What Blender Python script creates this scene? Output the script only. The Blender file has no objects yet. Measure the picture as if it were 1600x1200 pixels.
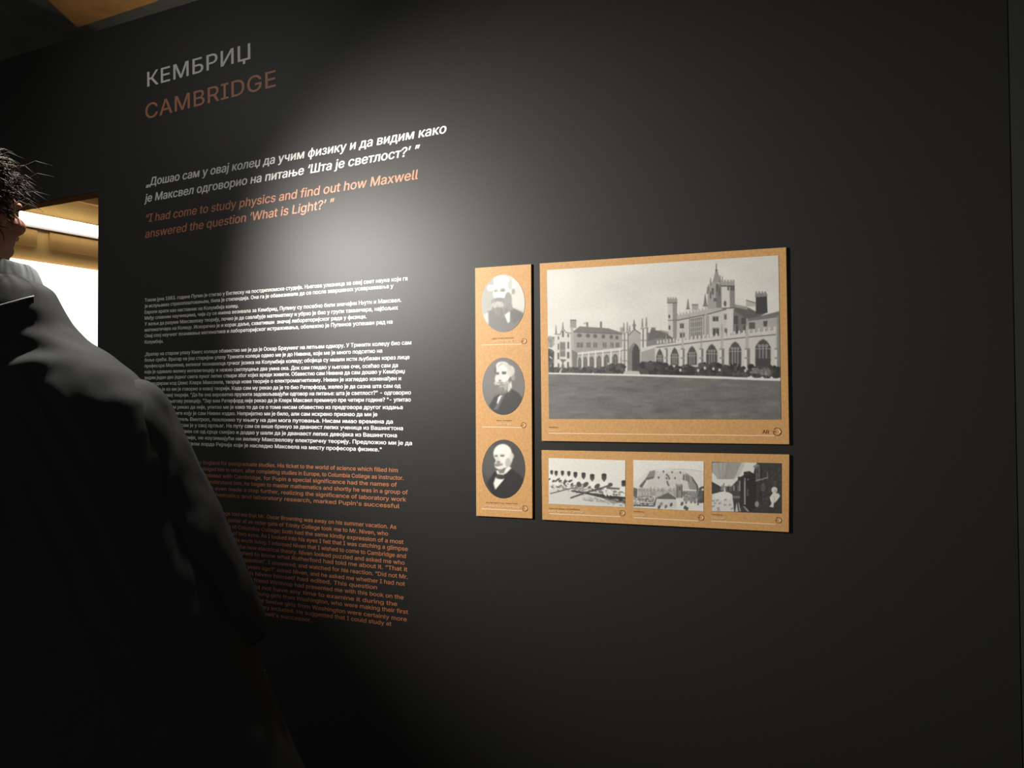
import bpy, bmesh, math, random
import numpy as np
from mathutils import Vector, Matrix, noise as mnoise
from mathutils.geometry import delaunay_2d_cdt

S = bpy.context.scene
C = S.collection
random.seed(7)
rng = np.random.default_rng(11)

# ------------------------------------------------------------------ camera
FPX, YAW, PITCH, ROLL = 1450.0, -0.5041, 0.0250, 0.0063
CAM = Vector((0.0, -2.2, 1.3))                       # 2.2 m in front of the wall (wall face = plane y 0)


def _rot(y, p, r):
    cy, sy, cp, sp, cr, sr = math.cos(y), math.sin(y), math.cos(p), math.sin(p), math.cos(r), math.sin(r)
    a = np.array([[cy, 0, sy], [0, 1, 0], [-sy, 0, cy]])
    b = np.array([[1, 0, 0], [0, cp, -sp], [0, sp, cp]])
    c = np.array([[cr, -sr, 0], [sr, cr, 0], [0, 0, 1]])
    return a @ b @ c


RC = _rot(YAW, PITCH, ROLL)
conv = lambda v: Vector((v[0], v[2], -v[1]))
cr_, cu_, cb_ = conv(RC[:, 0]), -conv(RC[:, 1]), -conv(RC[:, 2])
cd = bpy.data.cameras.new('camera')
cd.sensor_width = 36.0
cd.lens = 36.0 * FPX / 1600
cd.clip_start = 0.02
cam = bpy.data.objects.new('camera', cd)
C.objects.link(cam)
cam.matrix_world = Matrix(((cr_.x, cu_.x, cb_.x, CAM.x), (cr_.y, cu_.y, cb_.y, CAM.y), (cr_.z, cu_.z, cb_.z, CAM.z), (0, 0, 0, 1)))
S.camera = cam

# ------------------------------------------------------------------ world, light, exposure
w = bpy.data.worlds.new('world')
S.world = w
w.use_nodes = True
w.node_tree.nodes['Background'].inputs[0].default_value = (1.0, 0.985, 0.95, 1)
w.node_tree.nodes['Background'].inputs[1].default_value = 0.20
S.view_settings.view_transform = 'Standard'
S.view_settings.look = 'None'
S.view_settings.gamma = 1.0
S.view_settings.exposure = 0.0


def spot(name, loc, target, energy, size, blend, radius, col):
    l = bpy.data.lights.new(name, 'SPOT')
    l.energy, l.spot_size, l.spot_blend, l.shadow_soft_size, l.color = energy, math.radians(size), blend, radius, col
    o = bpy.data.objects.new(name, l)
    C.objects.link(o)
    o.location = loc
    o.rotation_euler = (Vector(target) - Vector(loc)).to_track_quat('-Z', 'Y').to_euler()
    return o


spot('wall_spotlight', (-2.753, -1.30, 2.00), (-1.183, 0.0, 1.501), 362, 64.1, 1.0, 0.03, (1.0, 0.96, 0.90))
spot('hall_spotlight', (-3.4, -1.9, 2.9), (-2.35, 0.0, 2.0), 30, 60, 1.0, 0.10, (1.0, 0.97, 0.93))
spot('shoulder_fill_spot', (-1.93, -0.74, 2.95), (-1.78, -1.0, 1.35), 480, 30, 1.0, 0.03, (1.0, 0.97, 0.92))  # added spot with no fitting, brightens the visitor's shoulders and hair


# ------------------------------------------------------------------ pixel -> point helpers
def ray(px, py):
    d = RC @ np.array([(px - 800) / FPX, (py - 600) / FPX, 1.0])
    return conv(d)


def at(px, py, Y=0.0):
    d = ray(px, py)
    return CAM + d * ((Y - CAM.y) / d.y)


def at_z(px, py, Z):
    d = ray(px, py)
    return CAM + d * ((Z - CAM.z) / d.z)


def at_x(px, py, X):
    d = ray(px, py)
    return CAM + d * ((X - CAM.x) / d.x)


# ------------------------------------------------------------------ materials
def lin(v):
    v = v / 255.0
    return v / 12.92 if v <= 0.04045 else ((v + 0.055) / 1.055) ** 2.4


K = 0.80 / lin(236)                                   # paper white of the photo = albedo .8


def alb(r, g, b):
    return tuple(min(0.9, lin(c) * K) for c in (r, g, b)) + (1,)


def mat(name, col, rough=0.5, spec=0.5, var=0.0, vscale=40.0, bump=0.0, bscale=200.0, emit=None, estr=0.0, coat=0.0):
    m = bpy.data.materials.new(name)
    m.use_nodes = True
    nt = m.node_tree
    b = nt.nodes['Principled BSDF']
    b.inputs['Base Color'].default_value = col if len(col) == 4 else (*col, 1)
    b.inputs['Roughness'].default_value = rough
    b.inputs['Specular IOR Level'].default_value = spec
    b.inputs['Coat Weight'].default_value = coat
    tc = nt.nodes.new('ShaderNodeTexCoord')
    if var > 0:
        n = nt.nodes.new('ShaderNodeTexNoise')
        n.inputs['Scale'].default_value = vscale
        n.inputs['Detail'].default_value = 5
        mp = nt.nodes.new('ShaderNodeMapRange')
        mp.inputs[3].default_value, mp.inputs[4].default_value = 1 - var, 1 + var
        mp.inputs[1].default_value, mp.inputs[2].default_value = 0.3, 0.7
        mx = nt.nodes.new('ShaderNodeMix')
        mx.data_type = 'RGBA'
        mx.blend_type = 'MULTIPLY'
        mx.inputs[0].default_value = 1
        mx.inputs[6].default_value = col if len(col) == 4 else (*col, 1)
        nt.links.new(tc.outputs['Object'], n.inputs['Vector'])
        nt.links.new(n.outputs['Fac'], mp.inputs[0])
        nt.links.new(mp.outputs[0], mx.inputs[7])
        nt.links.new(mx.outputs[2], b.inputs['Base Color'])
    if bump > 0:
        n2 = nt.nodes.new('ShaderNodeTexNoise')
        n2.inputs['Scale'].default_value = bscale
        n2.inputs['Detail'].default_value = 3
        bp = nt.nodes.new('ShaderNodeBump')
        bp.inputs['Strength'].default_value = bump
        bp.inputs['Distance'].default_value = 0.002
        nt.links.new(tc.outputs['Object'], n2.inputs['Vector'])
        nt.links.new(n2.outputs['Fac'], bp.inputs['Height'])
        nt.links.new(bp.outputs[0], b.inputs['Normal'])
    if emit:
        b.inputs['Emission Color'].default_value = (*emit, 1)
        b.inputs['Emission Strength'].default_value = estr
    return m


def attr_mat(name, rough=0.45, spec=0.4):
    m = bpy.data.materials.new(name)
    m.use_nodes = True
    nt = m.node_tree
    b = nt.nodes['Principled BSDF']
    a = nt.nodes.new('ShaderNodeAttribute')
    a.attribute_name = 'print'
    nt.links.new(a.outputs['Color'], b.inputs['Base Color'])
    b.inputs['Roughness'].default_value = rough
    b.inputs['Specular IOR Level'].default_value = spec
    return m


M = {
    'wall': mat('black_wall_paint', (0.0185, 0.0178, 0.0162), rough=0.46, spec=0.235, var=0.10, vscale=220, bump=0.10, bscale=420),
    'wall2': mat('charcoal_wall_paint', (0.017, 0.017, 0.0155), rough=0.72, spec=0.5, var=0.1, vscale=220),
    'white_vinyl': mat('white_vinyl', (0.78, 0.77, 0.75), rough=0.46, spec=0.3),
    'orange_vinyl': mat('orange_vinyl', (0.46, 0.155, 0.06), rough=0.46, spec=0.5),
    'kraft': mat('kraft_board', alb(205, 156, 98), rough=0.5, spec=0.35, var=0.12, vscale=160),
    'ink_dark': mat('dark_brown_ink', alb(120, 78, 30), rough=0.5, spec=0.3),
    'ink_white': mat('white_ink', alb(248, 222, 184), rough=0.5, spec=0.3),
    'floor': mat('dark_floor', (0.02, 0.018, 0.016), rough=0.5, var=0.2, vscale=3),
    'ceil': mat('grey_ceiling', (0.10, 0.105, 0.095), rough=0.9, spec=0.1, var=0.15, vscale=6),
    'wood': mat('orange_wood', (0.42, 0.20, 0.05), rough=0.7, spec=0.2, var=0.2, vscale=9),
    'tan': mat('tan_board', (0.62, 0.40, 0.15), rough=0.7, spec=0.2, var=0.08, vscale=8),
    'tan2': mat('brown_board', (0.48, 0.28, 0.10), rough=0.7, spec=0.2, var=0.1, vscale=8),
    'reveal': mat('brown_reveal', (0.07, 0.033, 0.015), rough=0.9, spec=0.0),
    'tube': mat('tube_light', (0.9, 0.9, 0.85), emit=(1.0, 0.93, 0.78), estr=7.0),
    'fixture': mat('grey_fixture', (0.25, 0.24, 0.24), rough=0.5),
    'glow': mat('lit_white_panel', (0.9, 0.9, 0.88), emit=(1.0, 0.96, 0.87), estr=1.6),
    'print': attr_mat('photographic_print'),
    'skin': mat('skin', (0.25, 0.105, 0.058), rough=0.6, spec=0.4, var=0.06, vscale=30),
    'hair': mat('dark_hair', (0.040, 0.029, 0.019), rough=0.7, spec=0.12, var=0.3, vscale=120),
    'jacket': mat('dark_jacket_cloth', (0.020, 0.020, 0.0196), rough=0.85, spec=0.15, var=0.1, vscale=300),
    'collar': mat('lightened_collar_cloth', (0.13, 0.133, 0.133), rough=0.85, spec=0.15, var=0.1, vscale=300),  # jacket cloth made lighter in place of lamplight from above
    'seam': mat('light_piping', (0.16, 0.155, 0.145), rough=0.7),
    'trousers': mat('dark_trousers', (0.012, 0.012, 0.014), rough=0.9, spec=0.1),
    'shoe': mat('black_leather', (0.01, 0.01, 0.01), rough=0.4),
}


# ------------------------------------------------------------------ object helpers
def obj(name, bm, m, parent=None, smooth=False):
    me = bpy.data.meshes.new(name)
    bm.to_mesh(me)
    bm.free()
    o = bpy.data.objects.new(name, me)
    C.objects.link(o)
    me.materials.append(m)
    if smooth:
        for p in me.polygons:
            p.use_smooth = True
    if parent:
        o.parent = parent
        o.matrix_parent_inverse = parent.matrix_world.inverted()
    return o


def struct(o):
    o['kind'] = 'structure'
    return o


def tag(o, label, cat, group=None):
    o['label'], o['category'] = label, cat
    if group:
        o['group'] = group
    return o


def thing(name, loc, label, cat, group=None):
    o = bpy.data.objects.new(name, None)
    o.empty_display_size = 0.05
    C.objects.link(o)
    o.location = loc
    o.matrix_world = Matrix.Translation(loc)
    return tag(o, label, cat, group)


def add_box(bm, lo, hi):
    r = bmesh.ops.create_cube(bm, size=1.0)
    for v in r['verts']:
        v.co = Vector([lo[i] + (v.co[i] + 0.5) * (hi[i] - lo[i]) for i in range(3)])


def box(name, lo, hi, m, parent=None, bevel=0.0):
    bm = bmesh.new()
    add_box(bm, lo, hi)
    if bevel:
        bmesh.ops.bevel(bm, geom=bm.edges[:], offset=bevel, segments=2, affect='EDGES')
    return obj(name, bm, m, parent)


def add_loft(bm, rings, caps=True):
    """rings: list of lists of points (same count)"""
    vs = [[bm.verts.new(p) for p in r] for r in rings]
    n = len(vs[0])
    for a, b in zip(vs[:-1], vs[1:]):
        for i in range(n):
            bm.faces.new((a[i], a[(i + 1) % n], b[(i + 1) % n], b[i]))
    if caps:
        bm.faces.new(vs[0][::-1])
        bm.faces.new(vs[-1])


def add_tube(bm, pts, radii, n=10):
    pts = [Vector(p) for p in pts]
    rings = []
    up = Vector((0.13, 0.21, 0.97)).normalized()
    for i, p in enumerate(pts):
        d = (pts[min(i + 1, len(pts) - 1)] - pts[max(i - 1, 0)]).normalized()
        a = d.cross(up)
        if a.length < 1e-3:
            a = d.cross(Vector((1, 0, 0)))
        a.normalize()
        b = d.cross(a)
        r = radii[i] if isinstance(radii, (list, tuple)) else radii
        rings.append([p + (a * math.cos(t) + b * math.sin(t)) * r for t in [2 * math.pi * k / n for k in range(n)]])
    add_loft(bm, rings)


def add_ball(bm, c, r, rot=None, seg=24):
    q = bmesh.ops.create_uvsphere(bm, u_segments=seg, v_segments=seg // 2, radius=1.0)
    for v in q['verts']:
        p = Vector((v.co.x * r[0], v.co.y * r[1], v.co.z * r[2]))
        if rot is not None:
            p = rot @ p
        v.co = p + Vector(c)


def bake_mods(o):
    """replace the mesh by its modified mesh"""
    bpy.context.view_layer.update()
    dg = bpy.context.evaluated_depsgraph_get()
    me = bpy.data.meshes.new_from_object(o.evaluated_get(dg))
    o.modifiers.clear()
    old = o.data
    o.data = me
    me.name = o.name
    if not me.materials:
        me.materials.append(old.materials[0])
    for p in me.polygons:
        p.use_smooth = True
    return o


def fuse(o, voxel, smooth=6, factor=0.5):
    bmf = bmesh.new()
    bmf.from_mesh(o.data)
    bmesh.ops.recalc_face_normals(bmf, faces=bmf.faces[:])
    bmf.to_mesh(o.data)
    bmf.free()
    r = o.modifiers.new('r', 'REMESH')
    r.mode = 'VOXEL'
    r.voxel_size = voxel
    s = o.modifiers.new('s', 'SMOOTH')
    s.iterations, s.factor = smooth, factor
    return bake_mods(o)


# ------------------------------------------------------------------ the setting
H_WALL = at(40, 82.5).z
X_SEAM = at(1587, 640).x
X_JAMB = at(153.5, 420).x
Z_LINTEL = at(153, 299).z
X_JAMB_L = X_JAMB - 1.0
T = 0.045
bm = bmesh.new()
add_box(bm, (-12.0, 0, 0), (X_JAMB_L, T, H_WALL))
add_box(bm, (X_JAMB_L, 0, Z_LINTEL), (X_JAMB, T, H_WALL))
add_box(bm, (X_JAMB, 0, 0), (X_SEAM - 0.001, T, H_WALL))
add_box(bm, (X_SEAM - 0.001, 0.012, 0), (2.2, T, H_WALL))
struct(obj('wall_back', bm, M['wall']))
struct(box('wall_right', (X_SEAM + 0.001, -0.003, 0), (2.2, 0.0115, H_WALL), M['wall2']))
bm = bmesh.new()
add_box(bm, (X_JAMB_L, 0.002, Z_LINTEL - 0.006), (X_JAMB, T + 0.004, Z_LINTEL))
add_box(bm, (X_JAMB_L, 0.002, 0), (X_JAMB_L + 0.006, T + 0.004, Z_LINTEL - 0.006))
add_box(bm, (X_JAMB - 0.004, 0.002, 0), (X_JAMB, T + 0.004, Z_LINTEL - 0.006))
struct(obj('trim_1', bm, M['reveal']))               # lining of the doorway
struct(box('floor', (-12, -4, -0.05), (2.2, 7, 0), M['floor']))
Z_CEIL = 3.3
struct(box('ceiling', (-12, -4, Z_CEIL), (2.2, 7, Z_CEIL + 0.05), M['ceil']))
# wooden panel let into the ceiling, seen above the top of the wall
bm = bmesh.new()
pz = Z_CEIL - 0.02
quad = [at_z(76, 1, pz), at_z(121, 43, pz), at_z(245, 2, pz), at_z(330, -45, pz), at_z(120, -120, pz), at_z(20, -52, pz)]
vs = [bm.verts.new(p) for p in quad]
f = bm.faces.new(vs)
r = bmesh.ops.extrude_face_region(bm, geom=[f])
for v in [g for g in r['geom'] if isinstance(g, bmesh.types.BMVert)]:
    v.co.z += 0.02
struct(obj('trim_2', bm, M['wood']))
# room beyond the doorway
XS = -4.2
struct(box('wall_left', (XS - 0.08, T + 0.001, 0), (XS, 4.2, 2.56), M['tan']))
struct(box('wall_far', (XS, 4.12, 0), (2.2, 4.2, 2.56), M['tan']))
z1, z0 = at_x(154, 353, XS + 0.05).z, at_x(154, 368, XS + 0.05).z
zp = at_x(154, 424, XS).z
bm = bmesh.new()
add_box(bm, (XS, T + 0.02, z1 + 0.115), (XS + 0.012, 4.1, z1 + 0.40))
struct(obj('trim_3', bm, M['tan2']))                  # darker board above the lamp
bm = bmesh.new()
y = [at_x(p, 390, XS).y for p in (4, 56, 76, 160)]
add_box(bm, (XS, y[0], zp + 0.075), (XS + 0.01, y[1], z0 - 0.02))
add_box(bm, (XS, y[2], zp + 0.075), (XS + 0.01, 4.1, z0 - 0.02))
struct(obj('trim_4', bm, M['tan2']))                  # darker fields between lamp and lit panel
t = thing('tube_lamp', (XS + 0.03, 1.0, z0), 'long glowing white tube lamp on the tan wall seen through the doorway', 'lamp')
bm = bmesh.new()
add_box(bm, (XS + 0.022, at_x(18, 335, XS).y, z0), (XS + 0.05, 3.4, z1))
obj('tube', bm, M['tube'], t)
box('housing', (XS, at_x(18, 335, XS).y - 0.02, z0 - 0.012), (XS + 0.0215, 3.42, z1 + 0.004), M['fixture'], t)
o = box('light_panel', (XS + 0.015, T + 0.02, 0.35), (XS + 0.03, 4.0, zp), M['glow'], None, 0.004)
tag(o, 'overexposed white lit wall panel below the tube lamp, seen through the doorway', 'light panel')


# ------------------------------------------------------------------ lettering on the wall
SANS = None                                           # the sans-serif that ships with Blender; the built-in font otherwise
try:
    SANS = bpy.data.fonts.load(bpy.utils.system_resource('DATAFILES', path='fonts') + '/Inter.woff2')
except Exception:
    SANS = None


def text_mesh(s, shear, res):
    """outlines of the letters, filled contour by contour (outer contours with the holes inside them)"""
    c = bpy.data.curves.new('lettering', 'FONT')
    if SANS:
        c.font = SANS
    c.fill_mode = 'NONE'
    c.body, c.size, c.shear, c.resolution_u = s, 1.0, shear, res
    o = bpy.data.objects.new('lettering', c)
    C.objects.link(o)
    bpy.context.view_layer.update()
    me = bpy.data.meshes.new_from_object(o.evaluated_get(bpy.context.evaluated_depsgraph_get()))
    bpy.data.objects.remove(o)
    bpy.data.curves.remove(c)
    co = [(v.co.x, v.co.y) for v in me.vertices]
    nxt = {}
    for e in me.edges:
        a, b = e.vertices
        nxt.setdefault(a, []).append(b)
        nxt.setdefault(b, []).append(a)
    bpy.data.meshes.remove(me)
    seen, loops = set(), []
    for st in range(len(co)):
        if st in seen or len(nxt.get(st, ())) != 2:
            continue
        lp, prev, cur = [st], None, st
        seen.add(st)
        first = True
        while True:
            nb = nxt[cur]
            if first:                                  # follow the vertex order, which keeps the outline's direction
                n_ = st + 1 if st + 1 in nb else nb[0]
                first = False
            else:
                n_ = nb[0] if nb[0] != prev else nb[1]
            if n_ == st or n_ in seen:
                break
            lp.append(n_)
            seen.add(n_)
            prev, cur = cur, n_
        if len(lp) > 2:
            loops.append([co[k] for k in lp])

    # outlines that overlap in x belong to one letter; fill it by the winding number (letters may overlap themselves)
    order = sorted(loops, key=lambda l: min(x for x, _ in l))
    clusters, right = [], -1e9
    for l in order:
        if min(x for x, _ in l) > right:
            clusters.append([])
        clusters[-1].append(l)
        right = max(right, max(x for x, _ in l))
    vs_, fs_ = [], []
    for cl in clusters:
        pts = [Vector((x, y)) for l in cl for x, y in l]
        edges, k = [], 0
        for l in cl:
            n = len(l)
            edges += [(k + i, k + (i + 1) % n) for i in range(n)]
            k += n
        vo, _, fo, *_ = delaunay_2d_cdt(pts, edges, [], 0, 1e-6)
        ctr = np.array([[sum(vo[i].x for i in f) / len(f), sum(vo[i].y for i in f) / len(f)] for f in fo])
        A_ = np.array([[pts[a].x, pts[a].y] for a, b in edges])
        B_ = np.array([[pts[b].x, pts[b].y] for a, b in edges])
        X, Y = ctr[:, :1], ctr[:, 1:]
        x1, y1, x2, y2 = A_[:, 0], A_[:, 1], B_[:, 0], B_[:, 1]
        side = (x2 - x1) * (Y - y1) - (X - x1) * (y2 - y1)
        wn = ((y1 <= Y) & (y2 > Y) & (side > 0)).sum(1) - ((y1 > Y) & (y2 <= Y) & (side < 0)).sum(1)
        base = len(vs_)
        vs_ += [(v.x, v.y, 0.0) for v in vo]
        for f, w_ in zip(fo, wn):
            if w_ != 0:
                a_, b_, c_ = [vo[i] for i in f[:3]]
                ccw = (b_.x - a_.x) * (c_.y - a_.y) - (b_.y - a_.y) * (c_.x - a_.x) > 0
                fs_.append([base + i for i in (f if ccw else f[::-1])])
    me = bpy.data.meshes.new('lettering')
    me.from_pydata(vs_, [], fs_)
    return me


def lettering(name, s, A, B, size, m, Y, parent, offset=0.0, shear=0.0, res=3, depth=0.0005):
    """s set from A to B (points on the plane y=Y), letter size in metres; a thin vinyl film.
    offset > 0 thickens the strokes (copies of the film set a little to either side)"""
    me = text_mesh(s, shear, res)
    lift = [0.0]
    if offset > 0:
        co0 = np.empty(len(me.vertices) * 3)
        me.vertices.foreach_get('co', co0)
        co0 = co0.reshape(-1, 3)
        fc = [list(p.vertices) for p in me.polygons]
        n0 = len(co0)
        vs_, fs_ = [co0], list(fc)
        for k, (dx, dy) in enumerate(((-offset, 0), (offset, 0), (0, offset * .5), (0, -offset * .5))):
            vs_.append(co0 + np.array([dx, dy, 0]))
            fs_ += [[i_ + (k + 1) * n0 for i_ in f_] for f_ in fc]
        bpy.data.meshes.remove(me)
        me = bpy.data.meshes.new(name)
        me.from_pydata(np.concatenate(vs_).tolist(), [], fs_)
        lift = [0.0, 0.00006, 0.00012, 0.00018, 0.00024]
    n = len(me.vertices)
    lf = np.repeat(np.array(lift), n // len(lift))
    co = np.empty(n * 3)
    me.vertices.foreach_get('co', co)
    co = co.reshape(-1, 3)
    x0, x1 = co[:, 0].min(), co[:, 0].max()
    L = math.hypot(B[0] - A[0], B[2] - A[2])
    ca, sa = (B[0] - A[0]) / L, (B[2] - A[2]) / L
    lx = (co[:, 0] - x0) / (x1 - x0) * L
    lz = co[:, 1] * size
    out = np.stack([A[0] + lx * ca - lz * sa, Y - depth - lf, A[2] + lx * sa + lz * ca], 1)
    me.vertices.foreach_set('co', out.ravel())
    me.name = name
    o = bpy.data.objects.new(name, me)
    C.objects.link(o)
    me.materials.clear()
    me.materials.append(m)
    me.update()
    if parent:
        o.parent = parent
        o.matrix_parent_inverse = parent.matrix_world.inverted()
    return o


def heading(name, s, a0, b0, a1, label, m):
    """a0,b0 baseline ends, a1 top of the first letter (pixels)"""
    A, B, Tp = at(*a0), at(*b0), at(*a1)
    size = (Tp.z - A.z) / 0.682
    root = thing(name, A, label, 'wall lettering')
    full = text_mesh(s, 0, 6)
    xs = [v.co.x for v in full.vertices]
    x0, x1 = min(xs), max(xs)
    for i, ch in enumerate(s):                       # advance of each letter = width of prefix
        pre = text_mesh(s[:i + 1], 0, 6)
        me = text_mesh(ch, 0, 6)
        r_end = max(v.co.x for v in pre.vertices)
        cx = [v.co.x for v in me.vertices]
        wch = max(cx) - min(cx)
        f0, f1 = (r_end - wch - x0) / (x1 - x0), (r_end - x0) / (x1 - x0)
        lettering('letter', ch, A.lerp(B, f0), A.lerp(B, f1), size, m, 0.0, root, 0.008, 0, 6)
    return root


heading('heading_lettering', 'КЕМБРИЏ', (230.3, 135.8), (391.5, 92), (231, 105),
        'large white Cyrillic heading reading КЕМБРИЏ, topmost lettering on the black wall', M['white_vinyl'])
heading('heading_lettering', 'CAMBRIDGE', (227.5, 186.3), (431.5, 134.7), (228.5, 155),
        'large dull orange heading reading CAMBRIDGE under the white Cyrillic heading', M['orange_vinyl'])


def block(name, label, lines, m, size, group=None, offset=0.0, shear=0.0, res=3):
    pts = [(at(*a), at(*b)) for _, a, b in lines]
    base = min(pts, key=lambda q: q[0].z)[0]
    root = thing(name, base, label, 'wall lettering', group)
    for (s, _, _), (A, B) in zip(lines, pts):
        lettering('text_line', s, A, B, size, m, 0.0, root, offset, shear, res)
    return root


block('quote_lettering', 'white bold italic Cyrillic quotation of two lines, beginning „Дошао сам', [
    ('„Дошао сам у овај колеџ да учим физику и да видим како', (228, 291), (698, 207.5)),
    ('је Максвел одговорио на питање ‘Шта је светлост?’ ”', (225.5, 316.3), (657, 240.5))],
    M['white_vinyl'], 0.0535, None, 0.02, 0.16, 4)
block('quote_lettering', 'orange italic English quotation of two lines ending What is Light?', [
    ('“I had come to study physics and find out how Maxwell', (228, 347.5), (653.5, 279.5)),
    ('answered the question ‘What is Light?’ ”', (227, 372), (523.5, 323.5))],
    M['orange_vinyl'], 0.0535, None, 0.016, 0.16, 4)

S1 = ['Током јуна 1883. године Пупин је стигао у Енглеску на постдипломске студије. Његова улазница за овај свет науке који га',
      'је испуњавао страхопоштовањем, била је стипендија. Она га је обавезивала да се после завршених усавршавања у',
      'Европи врати као наставник на Колумбија колеџ.',
      'Међу славним научницима, чија су се имена везивала за Кембриџ, Пупину су посебно били значајни Њутн и Максвел.',
      'У жељи да разуме Максвелову теорију, почео је да савлађује математику и убрзо је био у групи такмичара, најбољих',
      'математичара на Колеџу. Искорачио је и корак даље, схвативши  значај лабораторијског рада у физици.',
      'Овај спој научног познавања математике и лабораторијског истраживања, обележио је Пупинов успешан рад на',
      'Колумбији.']
S1L = [471.6, 481.0, 490.4, 499.7, 508.9, 518.1, 527.3, 537.0]
S1R = [(637.3, 437.9), (615, 449.6), (372.9, 480.5), (627.3, 471.6), (622.2, 483.5), (573, 497.3), (613.6, 505.5), (255.6, 535.6)]
block('paragraph_lettering', 'small white Cyrillic paragraph of eight lines, upper of the two white paragraphs',
      [(s, (226.2, l), r) for s, l, r in zip(S1, S1L, S1R)], M['white_vinyl'], 0.0232, None, 0.022, 0, 2)
S2 = ['„Вратар на старом улазу Кингс колеџа обавестио ме је да је Оскар Браунинг на летњем одмору. У Тринити колеџу био сам',
      'боље среће. Вратар на још старијем улазу Тринити колеџа одвео ме је до Нивена, који ме је много подсетио на',
      'професора Мериема, великог познаваоца грчког језика на Колумбија колеџу; обојица су имали исти љубазан израз лице',
      'које је одавало велику интелигенцију и нежно светлуцање два умна ока. Док сам гледао у његове очи, осећао сам да',
      'видим један део једног света пуног лепих ствари због којих вреди живети. Обавестио сам Нивена да сам дошао у Кембриџ',
      'да студирам код Џемс Клерк Максвела, творца нове теорије о електромагнетизму. Нивен је изгледао изненађен и',
      'питао ме је ко ми је говорио о новој теорији. Када сам му рекао да је то био Ратерфорд, желео је да сазна шта сам од',
      'њега чуо о овој теорији. "Да ће она вероватно пружити задовољавајући одговор на питање: шта је светлост?" - одговорио',
      'сам чекајући његову реакцију. "Зар вам Ратерфорд није рекао да је Клерк Максвел преминуо пре четири године? "- упитао',
      'ме он. Када сам рекао да није, упитао ме је како то да се о томе нисам обавестио из предговора другог издања',
      'Максвелове књиге коју је сам Нивен издао. Непријатно ми је било, али сам искрено признао да ми је',
      'мој добри пријатељ Винтроп, поклонио ту књигу на дан мога путовања. Нисам имао времена да',
      'погледам, ставио сам је у свој пртљаг. На путу сам се више бринуо за дванаест лепих ученица из Вашингтона',
      'него за Европу. Нивен се од срца смејао и додао у шали да је дванаест лепих девојака из Вашингтона',
      'боље од сваке теорије, не изузимајући ни велику Максвелову електричну теорију. Предложио ми је да',
      'радим под руководством лорда Рејлија који је наследио Максвела на месту професора физике."']
S2R = [(643, 538.2), (597.6, 550.9), (640.3, 560.9), (622.1, 573.6), (632.7, 583), (627.2, 594.1), (626.4, 605.7), (642.5, 616.3),
       (642.2, 627.4), (629.6, 639.3), (590, 650.4), (614.2, 661.8), (630, 672.2), (620.5, 683.3), (644.1, 695.5), (596.6, 705.5)]
block('paragraph_lettering', 'small white Cyrillic paragraph of sixteen lines, longest text in the middle of the wall',
      [(s, (226.2, 556.1 + 9.15 * i), r) for i, (s, r) in enumerate(zip(S2, S2R))], M['white_vinyl'], 0.0232, None, 0.022, 0, 2)
E1 = ['In June 1883, Pupin came to England for postgraduate studies. His ticket to the world of science which filled him',
      'with awe was a scholarship. It obliged him to return, after completing studies in Europe, to Columbia College as instructor.',
      'Of all the famous scientists related with Cambridge, for Pupin a special significance had the names of',
      'Newton and Maxwell. Eager to understand him, he began to master mathematics and shortly he was in a group of',
      'competitors at the College. He even made a step further, realizing the significance of laboratory work',
      'in physics. This union of mathematics and laboratory research, marked Pupin\'s successful']
E1R = [(622, 738), (631, 750), (620.5, 760.5), (637.5, 772.5), (635, 783.7), (624.5, 794)]
block('paragraph_lettering', 'small dull orange English paragraph of six lines below the white text',
      [(s, (226.2, 721.5 + 9.4 * i), r) for i, (s, r) in enumerate(zip(E1, E1R))], M['orange_vinyl'], 0.0232, None, 0.016, 0, 2)
E2 = ['“The porter at the old gate of King\'s College told me that Mr. Oscar Browning was away on his summer vacation. As',
      'for Trinity College, I had better luck. The porter at an older gate of Trinity College took me to Mr. Niven, who',
      'reminded me much of Professor Merriam of Columbia College; both had the same kindly expression of a most',
      'intelligent face and the same gentle twinkle of two eyes. As I looked into his eyes I felt that I was catching a glimpse',
      'of a world full of beautiful things which make life worth living. I informed Niven that I wished to come to Cambridge and',
      'study under James Clerk Maxwell, creator of the new electrical theory. Niven looked puzzled and asked me who',
      'had told me of the new theory, and he wished to know what Rutherford had told me about it. “That it',
      'will probably give a satisfactory answer to the question”, I answered, and watched for his reaction. “Did not Mr.',
      'Rutherford tell you that Clerk Maxwell died four years ago?” asked Niven, and he asked me whether I had not',
      'seen it in the preface of the edition which Niven himself had edited. This question',
      'embarrassed me, and I confessed that my good friend Winthrop had presented me with this book on the',
      'day of my sailing for Europe, and that I did not have any time to examine it during the',
      'journey across, because I was busy with twelve young girls from Washington, who were making their first',
      'trip to Europe. Niven laughed heartily and said that twelve girls from Washington were certainly more',
      'interesting than any electrical theory, Maxwell\'s theory included. He suggested that I could study at',
      'Cambridge under Lord Rayleigh, who was Maxwell\'s successor.']
E2R = [(619.5, 826.7), (606.8, 837), (630.8, 850), (637.5, 861), (634.5, 872), (632.5, 882.5), (637, 893), (637.5, 904.5), (633, 915.5),
       (589.5, 921), (631, 936.7), (621, 947), (638, 959.5), (636, 971), (612, 978), (487.5, 972)]
block('paragraph_lettering', 'dim orange English paragraph of sixteen lines, lowest lettering on the wall',
      [(s, (226.2, 794.5 + 9.45 * i), r) for i, (s, r) in enumerate(zip(E2, E2R))], M['orange_vinyl'], 0.0232, None, 0.016, 0, 2)


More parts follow.
